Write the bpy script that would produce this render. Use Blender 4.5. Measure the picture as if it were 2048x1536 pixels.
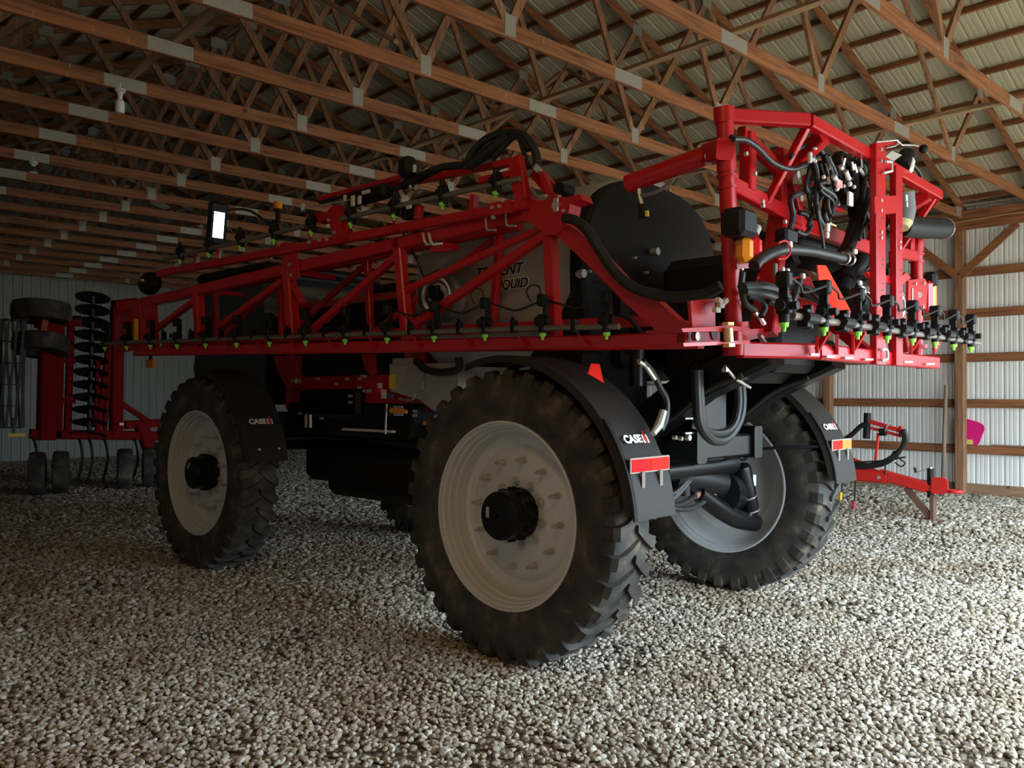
import bpy, math, random
import numpy as np
from mathutils import Matrix, Vector

random.seed(7); RNG = np.random.default_rng(11)
for o in list(bpy.data.objects):
    bpy.data.objects.remove(o)
SC = bpy.context.scene
COL = SC.collection

# ------------------------------------------------------------------ camera
FPX, YAW, PITCH, ROLL, CAMH = 1677.68, 42.996, 0.716, 0.207, 1.883
_y, _p, _r = (math.radians(a) for a in (YAW, PITCH, ROLL))
FW = np.array([math.sin(_y)*math.cos(_p), math.cos(_y)*math.cos(_p), math.sin(_p)])
_rt = np.array([math.cos(_y), -math.sin(_y), 0.0]); _up = np.cross(_rt, FW)
RT = _rt*math.cos(_r) + _up*math.sin(_r)
UP = _up*math.cos(_r) - _rt*math.sin(_r)
CO = np.array([0.0, 0.0, CAMH])
cam = bpy.data.cameras.new('camera'); cam.sensor_width = 36.0; cam.lens = FPX/2048*36.0
cam.clip_start = 0.05; cam.clip_end = 200
camo = bpy.data.objects.new('camera', cam); COL.objects.link(camo)
camo.matrix_world = Matrix(((RT[0], UP[0], -FW[0], CO[0]), (RT[1], UP[1], -FW[1], CO[1]),
                            (RT[2], UP[2], -FW[2], CO[2]), (0, 0, 0, 1)))
SC.camera = camo

# ------------------------------------------------------------------ sky, daylight, exposure
SC.view_settings.view_transform = 'Standard'
SC.view_settings.look = 'None'
SC.view_settings.gamma = 1.0
SC.view_settings.use_curve_mapping = False
SC.view_settings.exposure = 0.40
SC.cycles.diffuse_bounces = 2; SC.cycles.max_bounces = 6
DOOR = (4.1, 15.4, -0.95, 3.7)       # the big sliding-door opening behind the camera: x0, x1, y, height
w = bpy.data.worlds.new('overcast_sky'); SC.world = w; w.use_nodes = True
nt = w.node_tree; bg = nt.nodes['Background']
SKY_Z = 20.0                                   # CIE standard overcast sky: zenith three times the horizon
tc = nt.nodes.new('ShaderNodeTexCoord'); sx = nt.nodes.new('ShaderNodeSeparateXYZ'); mr = nt.nodes.new('ShaderNodeMapRange')
mr.inputs[1].default_value = 0; mr.inputs[2].default_value = 1; mr.inputs[3].default_value = SKY_Z/3; mr.inputs[4].default_value = SKY_Z
nt.links.new(tc.outputs['Generated'], sx.inputs[0]); nt.links.new(sx.outputs[2], mr.inputs[0]); nt.links.new(mr.outputs[0], bg.inputs['Strength'])
bg.inputs['Color'].default_value = (0.68, 0.85, 1.0, 1)
pl = bpy.data.lights.new('door_portal', 'AREA'); pl.shape = 'RECTANGLE'
pl.size = DOOR[1]-DOOR[0]; pl.size_y = DOOR[3]; pl.cycles.is_portal = True
plo = bpy.data.objects.new('door_portal', pl); COL.objects.link(plo)
plo.location = ((DOOR[0]+DOOR[1])/2, DOOR[2]-0.03, DOOR[3]/2)
plo.rotation_euler = (math.radians(90), 0, math.radians(0))   # faces into the shed (+Y)

# ------------------------------------------------------------------ survey helpers (picture point + known plane -> metres)
def _ray(x, y): return FW + RT*(x-1024)/FPX - UP*(y-768)/FPX
def W(x, y, ax, val):
    d = _ray(x, y); t = (val-CO[ax])/d[ax]; return CO + t*d
PSI = math.radians(3.96)                      # the sprayer stands a few degrees askew in the shed
MU = np.array([-math.sin(PSI), math.cos(PSI), 0.0]); MV = np.array([math.cos(PSI), math.sin(PSI), 0.0])
MC = np.array([5.7058, 4.4946, 0.0])          # its rear axle centre on the ground
CL = np.array([(CO-MC)@MV, (CO-MC)@MU, CO[2]])
def _rayl(x, y):
    d = _ray(x, y); return np.array([d@MV, d@MU, d[2]])
def L(x, y, ax, val):
    d = _rayl(x, y); t = (val-CL[ax])/d[ax]; return CL + t*d
BA = math.radians(5.30)                       # the folded boom splays outward
BD = np.array([-math.sin(BA), math.cos(BA), 0.0]); BN = np.array([math.cos(BA), math.sin(BA), 0.0])
B0 = np.array([-1.6189, -0.8309, 0.0])
def B(x, y, off=0.0):
    d = _rayl(x, y); t = ((B0-CL)@BN+off)/(d@BN); return CL + t*d

# ------------------------------------------------------------------ mesh builder
def V3(p): return np.array(p, dtype=float)
def unit(v):
    v = V3(v); n = np.linalg.norm(v); return v/n if n > 1e-12 else np.array([0, 0, 1.0])
def smooth_path(pts, k=6):
    P = [V3(p) for p in pts]
    if len(P) < 3: return P
    Q = [2*P[0]-P[1]] + P + [2*P[-1]-P[-2]]; out = []
    for i in range(1, len(Q)-2):
        a, b, c, d = Q[i-1], Q[i], Q[i+1], Q[i+2]
        for j in range(k):
            t = j/k
            out.append(0.5*((2*b)+(-a+c)*t+(2*a-5*b+4*c-d)*t*t+(-a+3*b-3*c+d)*t**3))
    out.append(P[-1]); return out

class MB:
    def __init__(s): s.v = []; s.f = []
    def add(s, vs, fs):
        n = len(s.v); s.v += [tuple(map(float, v)) for v in vs]; s.f += [tuple(i+n for i in f) for f in fs]; return s
    def loft(s, rings, cap=True, closed=True):
        n = len(rings[0]); vs = [p for r in rings for p in r]; fs = []
        for i in range(len(rings)-1):
            for j in range(n if closed else n-1):
                k = (j+1) % n
                fs.append((i*n+j, i*n+k, (i+1)*n+k, (i+1)*n+j))
        if cap and closed:
            fs.append(tuple(range(n-1, -1, -1))); fs.append(tuple((len(rings)-1)*n+j for j in range(n)))
        return s.add(vs, fs)
    def box(s, c, size, rot=None, ch=0.0):
        c = V3(c); h = V3(size)/2
        R = np.eye(3) if rot is None else np.array(rot.to_matrix() if hasattr(rot, 'to_matrix') else rot)
        if ch <= 0:
            vs = [c+R@(h*V3((x, y, z))) for z in (-1, 1) for y in (-1, 1) for x in (-1, 1)]
            return s.add(vs, [(0, 2, 3, 1), (4, 5, 7, 6), (0, 1, 5, 4), (2, 6, 7, 3), (0, 4, 6, 2), (1, 3, 7, 5)])
        ch = min(ch, h.min()*0.9)
        a, b = h[0]-ch, h[1]-ch
        def ring(z, e):
            ax, by = h[0]-e, h[1]-e
            return [c+R@V3(p) for p in ((-a, -by, z), (a, -by, z), (ax, -b, z), (ax, b, z), (a, by, z), (-a, by, z), (-ax, b, z), (-ax, -b, z))]
        return s.loft([ring(-h[2], ch), ring(-h[2]+ch, 0), ring(h[2]-ch, 0), ring(h[2], ch)])
    def beam(s, p0, p1, wd, ht=None, up=(0, 0, 1), ch=None):
        p0, p1 = V3(p0), V3(p1); ht = wd if ht is None else ht
        d = unit(p1-p0); u = V3(up)
        if abs(d@unit(u)) > 0.98: u = V3((0, 1, 0)) if abs(d[1]) < 0.9 else V3((1, 0, 0))
        sd = unit(np.cross(d, u)); u = np.cross(sd, d)
        c = min(wd, ht)*0.12 if ch is None else ch
        a, b = wd/2, ht/2
        if c <= 0: sec = ((-a, -b), (a, -b), (a, b), (-a, b))
        else: sec = ((-a+c, -b), (a-c, -b), (a, -b+c), (a, b-c), (a-c, b), (-a+c, b), (-a, b-c), (-a, -b+c))
        return s.loft([[q+sd*x+u*y for x, y in sec] for q in (p0, p1)])
    def tube(s, pts, r, n=10, k=0):
        P = smooth_path(pts, k) if k else [V3(p) for p in pts]
        rr = list(np.interp(np.linspace(0, 1, len(P)), np.linspace(0, 1, len(r)), r)) if hasattr(r, '__len__') else [r]*len(P)
        T = []
        for i in range(len(P)):
            a = P[max(i-1, 0)]; b = P[min(i+1, len(P)-1)]; T.append(unit(b-a))
        u = V3((0, 0, 1)) if abs(T[0][2]) < 0.9 else V3((1, 0, 0))
        sd = unit(np.cross(T[0], u)); rings = []
        for i, p in enumerate(P):
            sd = unit(sd - T[i]*(sd@T[i])); u = np.cross(sd, T[i])
            rings.append([p+(sd*math.cos(2*math.pi*j/n)+u*math.sin(2*math.pi*j/n))*rr[i] for j in range(n)])
        return s.loft(rings)
    def cyl(s, p0, p1, r, r1=None, n=16):
        r1 = r if r1 is None else r1
        return s.tube([p0, p1], [r, r1], n)
    def lathe(s, prof, o, axis, n=48, close=False):
        o = V3(o); a = unit(axis); t = V3((0, 0, 1)) if abs(a[2]) < 0.9 else V3((1, 0, 0))
        e1 = unit(np.cross(a, t)); e2 = np.cross(a, e1); m = len(prof); vs = []; fs = []
        for j in range(n):
            c, q = math.cos(2*math.pi*j/n), math.sin(2*math.pi*j/n)
            vs += [o+a*h+(e1*c+e2*q)*r for r, h in prof]
        for j in range(n):
            k = (j+1) % n
            for i in range(m if close else m-1):
                i2 = (i+1) % m
                fs.append((j*m+i, k*m+i, k*m+i2, j*m+i2))
        return s.add(vs, fs)
    def prism(s, poly, th):
        """poly: coplanar 3-D points, th: thickness vector"""
        P = [V3(p) for p in poly]; t = V3(th)
        nrm = np.zeros(3)
        for i in range(len(P)): nrm += np.cross(P[i]-P[0], P[(i+1) % len(P)]-P[0])
        if nrm@t > 0: P = P[::-1]
        n = len(P)
        fs = [tuple(range(n)), tuple(n+i for i in range(n-1, -1, -1))]
        fs += [((i+1) % n, i, n+i, n+(i+1) % n) for i in range(n)]
        return s.add(P+[p+t for p in P], fs)
    def ball(s, c, r, n=12, sc=(1, 1, 1)):
        c = V3(c); m = n//2; rings = []
        for i in range(m+1):
            a = math.pi*max(min(i/m, 0.995), 0.005)
            rings.append([c+V3(sc)*r*V3((math.sin(a)*math.cos(2*math.pi*j/n), math.sin(a)*math.sin(2*math.pi*j/n), -math.cos(a))) for j in range(n)])
        return s.loft(rings)
    def mesh(s, name, mat=None, angle=35, flat=False):
        me = bpy.data.meshes.new(name); me.from_pydata(s.v, [], s.f); me.update()
        if not flat:
            me.polygons.foreach_set('use_smooth', [True]*len(me.polygons))
            me.set_sharp_from_angle(angle=math.radians(angle))
        if mat is not None: me.materials.append(mat)
        return me

def obj(name, data, parent=None, label=None, cat=None, group=None, kind=None):
    o = bpy.data.objects.new(name, data); COL.objects.link(o)
    if parent is not None: o.parent = parent
    if label: o['label'] = label
    if cat: o['category'] = cat
    if group: o['group'] = group
    if kind: o['kind'] = kind
    return o
def part(name, mb, mat, parent, label=None, angle=35, flat=False, kind=None):
    return obj(name, mb.mesh(name, mat, angle, flat), parent, label, kind=kind)
def empty(name, loc=(0, 0, 0), rz=0.0, **kw):
    o = obj(name, None, **kw); o.location = loc; o.rotation_euler = (0, 0, rz); o.empty_display_size = 0.2
    return o

# ------------------------------------------------------------------ materials
def new_mat(name):
    m = bpy.data.materials.new(name); m.use_nodes = True
    nt = m.node_tree; b = nt.nodes['Principled BSDF']; return m, nt, b
def plain(name, col, rough=0.5, metal=0.0, coat=0.0, spec=0.5, var=0.0, bump=0.0, scale=20.0, rv=1.0):
    m, nt, b = new_mat(name)
    b.inputs['Base Color'].default_value = (*col, 1); b.inputs['Roughness'].default_value = rough
    b.inputs['Metallic'].default_value = metal; b.inputs['Coat Weight'].default_value = coat
    b.inputs['Coat Roughness'].default_value = 0.12
    b.inputs['Specular IOR Level'].default_value = spec
    tc = nt.nodes.new('ShaderNodeTexCoord'); nz = nt.nodes.new('ShaderNodeTexNoise')
    nz.inputs['Scale'].default_value = scale; nz.inputs['Detail'].default_value = 5
    nt.links.new(tc.outputs['Object'], nz.inputs['Vector'])
    if var > 0:
        mx = nt.nodes.new('ShaderNodeMix'); mx.data_type = 'RGBA'
        mx.inputs[6].default_value = (*[c*(1-var) for c in col], 1); mx.inputs[7].default_value = (*[min(1, c*(1+var)) for c in col], 1)
        nt.links.new(nz.outputs['Fac'], mx.inputs[0]); nt.links.new(mx.outputs[2], b.inputs['Base Color'])
    mr = nt.nodes.new('ShaderNodeMapRange'); mr.inputs[3].default_value = max(0, rough-0.06*rv); mr.inputs[4].default_value = min(1, rough+0.1*rv)
    nt.links.new(nz.outputs['Fac'], mr.inputs[0]); nt.links.new(mr.outputs[0], b.inputs['Roughness'])
    if bump > 0:
        bp = nt.nodes.new('ShaderNodeBump'); bp.inputs['Strength'].default_value = bump; bp.inputs['Distance'].default_value = 0.01
        nt.links.new(nz.outputs['Fac'], bp.inputs['Height']); nt.links.new(bp.outputs['Normal'], b.inputs['Normal'])
    return m
def ramp(nt, fac, stops):
    r = nt.nodes.new('ShaderNodeValToRGB'); e = r.color_ramp.elements
    while len(e) < len(stops): e.new(0.5)
    for el, (p, c) in zip(e, stops): el.position = p; el.color = (*c, 1)
    nt.links.new(fac, r.inputs['Fac']); return r.outputs['Color']
def wood_mat(name, axis, base, dark):
    m, nt, b = new_mat(name); tc = nt.nodes.new('ShaderNodeTexCoord')
    oi = nt.nodes.new('ShaderNodeObjectInfo')
    mp = nt.nodes.new('ShaderNodeMapping'); sc = [28, 28, 28]; sc[axis] = 1.6
    mp.inputs['Scale'].default_value = sc
    cmb = nt.nodes.new('ShaderNodeCombineXYZ')
    mul = nt.nodes.new('ShaderNodeMath'); mul.operation = 'MULTIPLY'; mul.inputs[1].default_value = 40
    nt.links.new(oi.outputs['Random'], mul.inputs[0])
    for i in range(3): nt.links.new(mul.outputs[0], cmb.inputs[i])
    nt.links.new(cmb.outputs[0], mp.inputs['Location']); nt.links.new(tc.outputs['Object'], mp.inputs['Vector'])
    n1 = nt.nodes.new('ShaderNodeTexNoise'); n1.inputs['Scale'].default_value = 1; n1.inputs['Detail'].default_value = 6; n1.inputs['Distortion'].default_value = 0.6
    nt.links.new(mp.outputs[0], n1.inputs['Vector'])
    c1 = ramp(nt, n1.outputs['Fac'], ((0.3, dark), (0.55, base), (0.75, [min(1, q*1.25) for q in base])))
    # knots
    n2 = nt.nodes.new('ShaderNodeTexVoronoi'); n2.inputs['Scale'].default_value = 1.7; n2.inputs['Randomness'].default_value = 1
    add = nt.nodes.new('ShaderNodeVectorMath'); add.operation = 'ADD'
    nt.links.new(tc.outputs['Object'], add.inputs[0]); nt.links.new(cmb.outputs[0], add.inputs[1]); nt.links.new(add.outputs[0], n2.inputs['Vector'])
    k = nt.nodes.new('ShaderNodeMapRange'); k.inputs[1].default_value = 0.03; k.inputs[2].default_value = 0.07; k.inputs[3].default_value = 1; k.inputs[4].default_value = 0
    nt.links.new(n2.outputs['Distance'], k.inputs[0])
    mx = nt.nodes.new('ShaderNodeMix'); mx.data_type = 'RGBA'; mx.inputs[7].default_value = (*[q*0.35 for q in dark], 1)
    nt.links.new(k.outputs[0], mx.inputs[0]); nt.links.new(c1, mx.inputs[6])
    # pale drip streaks left by birds and leaks
    mp2 = nt.nodes.new('ShaderNodeMapping'); s2 = [3.0, 3.0, 3.0]
    for i in range(3): s2[i] = 60.0 if i != 2 else 7.0
    mp2.inputs['Scale'].default_value = s2
    nt.links.new(add.outputs[0], mp2.inputs['Vector'])
    n3 = nt.nodes.new('ShaderNodeTexNoise'); n3.inputs['Scale'].default_value = 1.0; n3.inputs['Detail'].default_value = 1
    nt.links.new(mp2.outputs[0], n3.inputs['Vector'])
    k3 = nt.nodes.new('ShaderNodeMapRange'); k3.inputs[1].default_value = 0.74; k3.inputs[2].default_value = 0.80; k3.inputs[3].default_value = 0; k3.inputs[4].default_value = 0.55
    nt.links.new(n3.outputs['Fac'], k3.inputs[0])
    mx2 = nt.nodes.new('ShaderNodeMix'); mx2.data_type = 'RGBA'; mx2.inputs[7].default_value = (0.62, 0.55, 0.46, 1)
    nt.links.new(k3.outputs[0], mx2.inputs[0]); nt.links.new(mx.outputs[2], mx2.inputs[6])
    nt.links.new(mx2.outputs[2], b.inputs['Base Color'])
    b.inputs['Roughness'].default_value = 0.75
    bp = nt.nodes.new('ShaderNodeBump'); bp.inputs['Strength'].default_value = 0.2; bp.inputs['Distance'].default_value = 0.004
    nt.links.new(n1.outputs['Fac'], bp.inputs['Height']); nt.links.new(bp.outputs[0], b.inputs['Normal'])
    return m
WB, WDK = (0.30, 0.112, 0.040), (0.13, 0.042, 0.016)
WOODX = wood_mat('timber_along_x', 0, WB, WDK)
WOODY = wood_mat('timber_along_y', 1, WB, WDK)
WOODZ = wood_mat('timber_along_z', 2, (0.32, 0.155, 0.075), (0.17, 0.075, 0.035))
WOODP = wood_mat('timber_pale', 1, (0.36, 0.21, 0.11), (0.22, 0.12, 0.06))
def plate_mat():
    m, nt, b = new_mat('galvanised_plate'); tc = nt.nodes.new('ShaderNodeTexCoord')
    wv = nt.nodes.new('ShaderNodeTexWave'); wv.inputs['Scale'].default_value = 16; wv.bands_direction = 'X'
    nt.links.new(tc.outputs['Object'], wv.inputs['Vector'])
    nt.links.new(ramp(nt, wv.outputs['Fac'], ((0.25, (0.27, 0.25, 0.21)), (0.5, (0.40, 0.375, 0.32)))), b.inputs['Base Color'])
    b.inputs['Metallic'].default_value = 0.35; b.inputs['Roughness'].default_value = 0.55
    return m
PLATE = plate_mat()
def steel_sheet(name, col):
    m, nt, b = new_mat(name); tc = nt.nodes.new('ShaderNodeTexCoord')
    n1 = nt.nodes.new('ShaderNodeTexNoise'); n1.inputs['Scale'].default_value = 1.3; n1.inputs['Detail'].default_value = 6
    nt.links.new(tc.outputs['Object'], n1.inputs['Vector'])
    nt.links.new(ramp(nt, n1.outputs['Fac'], ((0.3, [c*0.90 for c in col]), (0.6, col))), b.inputs['Base Color'])
    b.inputs['Roughness'].default_value = 0.45
    return m
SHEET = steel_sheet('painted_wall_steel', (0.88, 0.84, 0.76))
BACKS = steel_sheet('wall_steel_shaded', (0.30, 0.285, 0.23))  # same wall steel darkened: dimness of the far end put into the colour
ROOFS = steel_sheet('roof_steel', (0.52, 0.46, 0.31))

# ------------------------------------------------------------------ the shed
XR, XL, YB, YF, XC = 16.05, -2.85, 26.15, -0.95, 6.60       # walls and ridge line
ZE, SL = 5.26, 0.352                                        # roof underside at the eave, slope
def zroof(x): return ZE + SL*(15.9-XC-abs(x-XC))
TS, TY0 = 1.22, 5.39                                        # truss spacing and the truss over the nearest post in view
def ground_z(x, y):
    t = np.clip((np.asarray(x)-8.5)/7.0, 0, 1); z = 0.17*t*t*(3-2*t)
    z = z + 0.02*np.sin(np.asarray(x)*1.3+0.7)*np.sin(np.asarray(y)*1.1)*np.clip((np.hypot(np.asarray(x)-5.7, np.asarray(y)-6)-3.2)/2, 0, 1)
    return z

# floor: compacted base course under the loose stone
def floor_mat():
    m, nt, b = new_mat('gravel_base'); tc = nt.nodes.new('ShaderNodeTexCoord')
    vo = nt.nodes.new('ShaderNodeTexVoronoi'); vo.inputs['Scale'].default_value = 26
    nz = nt.nodes.new('ShaderNodeTexNoise'); nz.inputs['Scale'].default_value = 0.9; nz.inputs['Detail'].default_value = 6
    for q in (vo, nz): nt.links.new(tc.outputs['Object'], q.inputs['Vector'])
    c1 = ramp(nt, vo.outputs['Distance'], ((0.0, (0.40, 0.36, 0.30)), (0.5, (0.32, 0.27, 0.20)), (0.8, (0.18, 0.14, 0.10))))
    mx = nt.nodes.new('ShaderNodeMix'); mx.data_type = 'RGBA'; mx.blend_type = 'MULTIPLY'; mx.inputs[0].default_value = 0.6
    nt.links.new(c1, mx.inputs[6]); nt.links.new(ramp(nt, nz.outputs['Fac'], ((0.3, (0.45, 0.38, 0.30)), (0.65, (1, 1, 1)))), mx.inputs[7])
    nt.links.new(mx.outputs[2], b.inputs['Base Color']); b.inputs['Roughness'].default_value = 0.95
    bp = nt.nodes.new('ShaderNodeBump'); bp.inputs['Strength'].default_value = 1; bp.inputs['Distance'].default_value = 0.03; bp.invert = True
    nt.links.new(vo.outputs['Distance'], bp.inputs['Height']); nt.links.new(bp.outputs[0], b.inputs['Normal'])
    return m
FLOORM = floor_mat()
gx = np.linspace(XL-0.1, XR+0.1, 58); gy = np.linspace(YF-0.1, YB+0.1, 86)
mb = MB(); vs = [(x, y, float(ground_z(x, y))-0.02) for y in gy for x in gx]; n = len(gx)
mb.add(vs, [(j*n+i, j*n+i+1, (j+1)*n+i+1, (j+1)*n+i) for j in range(len(gy)-1) for i in range(n-1)])
obj('floor', mb.mesh('floor', FLOORM), kind='structure', label='compacted gravel base of the shed floor')
mb = MB(); mb.box((6.6, -21.05, -0.06), (60, 40, 0.05))
yard_m = plain('yard_ground', (0.34, 0.27, 0.19), 0.95, var=0.25, scale=2)
obj('floor_yard', mb.mesh('floor_yard', yard_m), kind='structure', label='pale gravel yard outside the shed door')

# loose stone: one uncountable layer, instanced from a point mesh
def stone_mat():
    m, nt, b = new_mat('crushed_limestone'); oi = nt.nodes.new('ShaderNodeObjectInfo'); tc = nt.nodes.new('ShaderNodeTexCoord')
    c = ramp(nt, oi.outputs['Random'], ((0.0, (0.15, 0.11, 0.07)), (0.08, (0.32, 0.26, 0.19)), (0.45, (0.46, 0.395, 0.305)), (0.8, (0.57, 0.505, 0.41)), (1.0, (0.74, 0.69, 0.60))))
    nz = nt.nodes.new('ShaderNodeTexNoise'); nz.inputs['Scale'].default_value = 2.2; nz.inputs['Detail'].default_value = 4
    nt.links.new(tc.outputs['Object'], nz.inputs['Vector'])
    mx = nt.nodes.new('ShaderNodeMix'); mx.data_type = 'RGBA'; mx.blend_type = 'MULTIPLY'; mx.inputs[0].default_value = 0.7
    nt.links.new(c, mx.inputs[6]); nt.links.new(ramp(nt, nz.outputs['Fac'], ((0.3, (0.62, 0.55, 0.45)), (0.6, (1, 1, 1)))), mx.inputs[7])
    gp = nt.nodes.new('ShaderNodeNewGeometry'); n4 = nt.nodes.new('ShaderNodeTexNoise'); n4.inputs['Scale'].default_value = 0.8; n4.inputs['Detail'].default_value = 7; n4.inputs['Roughness'].default_value = 0.62
    nt.links.new(gp.outputs['Position'], n4.inputs['Vector'])
    m4 = nt.nodes.new('ShaderNodeMix'); m4.data_type = 'RGBA'; m4.blend_type = 'MULTIPLY'; m4.inputs[0].default_value = 1.0
    nt.links.new(mx.outputs[2], m4.inputs[6]); nt.links.new(ramp(nt, n4.outputs['Fac'], ((0.30, (0.62, 0.53, 0.42)), (0.42, (0.88, 0.84, 0.78)), (0.52, (1, 1, 1)))), m4.inputs[7])
    nt.links.new(m4.outputs[2], b.inputs['Base Color']); b.inputs['Roughness'].default_value = 0.85
    return m
STONE = stone_mat()
def stone_mesh(i):
    rg = np.random.default_rng(100+i)
    t = (1+5**0.5)/2
    v = [V3(p) for p in ((-1, t, 0), (1, t, 0), (-1, -t, 0), (1, -t, 0), (0, -1, t), (0, 1, t), (0, -1, -t), (0, 1, -t), (t, 0, -1), (t, 0, 1), (-t, 0, -1), (-t, 0, 1))]
    f = [(0, 11, 5), (0, 5, 1), (0, 1, 7), (0, 7, 10), (0, 10, 11), (1, 5, 9), (5, 11, 4), (11, 10, 2), (10, 7, 6), (7, 1, 8), (3, 9, 4), (3, 4, 2), (3, 2, 6), (3, 6, 8), (3, 8, 9), (4, 9, 5), (2, 4, 11), (6, 2, 10), (8, 6, 7), (9, 8, 1)]
    v = [unit(p) for p in v]; cache = {}; nf = []
    def mid(a, b):
        k = (min(a, b), max(a, b))
        if k not in cache: v.append(unit(v[a]+v[b])); cache[k] = len(v)-1
        return cache[k]
    for a, b, c in f:
        x, y, z = mid(a, b), mid(b, c), mid(c, a); nf += [(a, x, z), (b, y, x), (c, z, y), (x, y, z)]
    pl_ = [(unit(rg.normal(size=3)), rg.uniform(0.55, 0.85)) for _ in range(7)]
    sc = rg.uniform(0.75, 1.2, 3)*V3((1, 1, 0.72)); out = []
    for p in v:
        q = p.copy()
        for nn, dd in pl_:
            e = q@nn
            if e > dd: q = q-nn*(e-dd)
        out.append(q*sc*0.5)
    mbs = MB(); mbs.add(out, nf); return mbs.mesh('gravel_stone', STONE, angle=25)
stones = bpy.data.collections.new('gravel_stone_shapes')
for i in range(8): stones.objects.link(bpy.data.objects.new('gravel_stone', stone_mesh(i)))
def scatter(x0, x1, y0, y1, step, keep):
    X, Y = np.meshgrid(np.arange(x0, x1, step), np.arange(y0, y1, step))
    X = X.ravel()+RNG.uniform(-.5, .5, X.size)*step; Y = Y.ravel()+RNG.uniform(-.5, .5, Y.size)*step
    k = keep(X, Y); X, Y = X[k], Y[k]
    bare = np.sin(X*2.9+1.3*np.sin(Y*1.7))+np.sin(Y*2.3+1.1*np.sin(X*2.1+0.5))+0.6*np.sin(X*6.1-Y*5.3)
    k = (bare < 1.55) | (RNG.random(X.size) < 0.55); X, Y = X[k], Y[k]
    S = step*RNG.uniform(0.85, 1.55, X.size); S *= np.where(RNG.random(X.size) < 0.04, 1.35, 1)
    return np.stack([X, Y, ground_z(X, Y)-0.006+RNG.uniform(-.006, .010, X.size), S], 1)
dist = lambda X, Y: np.hypot(X, Y)
ang = lambda X, Y: np.degrees(np.arctan2(X, Y))
wedge = lambda X, Y: (ang(X, Y) > -4) & (ang(X, Y) < 90)
P1 = scatter(-1, 9.5, -1, 9.5, 0.034, lambda X, Y: (dist(X, Y) > 2.3) & (dist(X, Y) < 7.5) & wedge(X, Y))
P2 = scatter(-2, 13, -1, 13, 0.046, lambda X, Y: (dist(X, Y) >= 7.5) & (dist(X, Y) < 12.5) & wedge(X, Y))
P3 = scatter(-2.8, 15.9, -1.9, 26, 0.065, lambda X, Y: (dist(X, Y) >= 12.5) & wedge(X, Y))
P4 = scatter(-2.8, 15.9, -1.9, 6, 0.10, lambda X, Y: (dist(X, Y) <= 2.3) | ~wedge(X, Y))
PTS = np.concatenate([P1, P2, P3, P4])
me = bpy.data.meshes.new('gravel'); me.from_pydata(PTS[:, :3].tolist(), [], [])
at_ = me.attributes.new('stone_size', 'FLOAT', 'POINT'); at_.data.foreach_set('value', PTS[:, 3].astype(np.float32))
gr = obj('gravel', me, kind='stuff', label='loose crushed limestone gravel covering the shed floor', cat='gravel')
ng = bpy.data.node_groups.new('gravel_layer', 'GeometryNodeTree')
ng.interface.new_socket('Geometry', in_out='INPUT', socket_type='NodeSocketGeometry')
ng.interface.new_socket('Geometry', in_out='OUTPUT', socket_type='NodeSocketGeometry')
gi = ng.nodes.new('NodeGroupInput'); go = ng.nodes.new('NodeGroupOutput')
ci = ng.nodes.new('GeometryNodeCollectionInfo'); ci.inputs['Collection'].default_value = stones
ci.inputs['Separate Children'].default_value = True; ci.inputs['Reset Children'].default_value = True
ip = ng.nodes.new('GeometryNodeInstanceOnPoints'); ip.inputs['Pick Instance'].default_value = True
rv = ng.nodes.new('FunctionNodeRandomValue'); rv.data_type = 'FLOAT_VECTOR'
rv.inputs[0].default_value = (-0.45, -0.45, 0); rv.inputs[1].default_value = (0.45, 0.45, 6.283)
na = ng.nodes.new('GeometryNodeInputNamedAttribute'); na.data_type = 'FLOAT'; na.inputs['Name'].default_value = 'stone_size'
ng.links.new(gi.outputs[0], ip.inputs['Points']); ng.links.new(ci.outputs[0], ip.inputs['Instance'])
ng.links.new(rv.outputs[0], ip.inputs['Rotation']); ng.links.new(na.outputs[0], ip.inputs['Scale'])
ng.links.new(ip.outputs[0], go.inputs[0])
gr.modifiers.new('gravel_layer', 'NODES').node_group = ng
me.materials.append(STONE)

# ribbed steel sheet, one panel 0.915 m wide: profile along u, extruded along v
RIB = [(0, 0)]
for i in range(4):
    b0 = i*0.2288
    RIB += [(b0+0.012, 0.019), (b0+0.030, 0.019), (b0+0.044, 0), (b0+0.098, 0), (b0+0.104, 0.004), (b0+0.118, 0.004), (b0+0.124, 0), (b0+0.164, 0), (b0+0.170, 0.004), (b0+0.184, 0.004), (b0+0.190, 0), (b0+0.2288, 0)]
def sheet(u, v, nrm, length, width=None):
    """panel mesh: u across, v along, nrm outward (ribs stand outward)"""
    u, v, nrm = V3(u), V3(v), V3(nrm); m_ = MB(); prof = [q for q in RIB if width is None or q[0] <= width]
    if width is not None and prof[-1][0] < width: prof.append((width, 0))
    r0 = [u*a+nrm*b_ for a, b_ in prof]; r1 = [p+v*length for p in r0]
    m_.loft([r0, r1], cap=False, closed=False); return m_
def panels(parent, mat, origin, u, v, nrm, length, total, name='steel_panel'):
    nfull = int(total/0.9152); rest = total-nfull*0.9152
    me_ = sheet(u, v, nrm, length).mesh(name, mat, flat=True)
    for i in range(nfull):
        o_ = obj(name, me_, parent); o_.location = tuple(V3(origin)+V3(u)*0.9152*i)
    if rest > 0.03:
        o_ = obj(name, sheet(u, v, nrm, length, rest).mesh(name, mat, flat=True), parent); o_.location = tuple(V3(origin)+V3(u)*0.9152*nfull)

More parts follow.
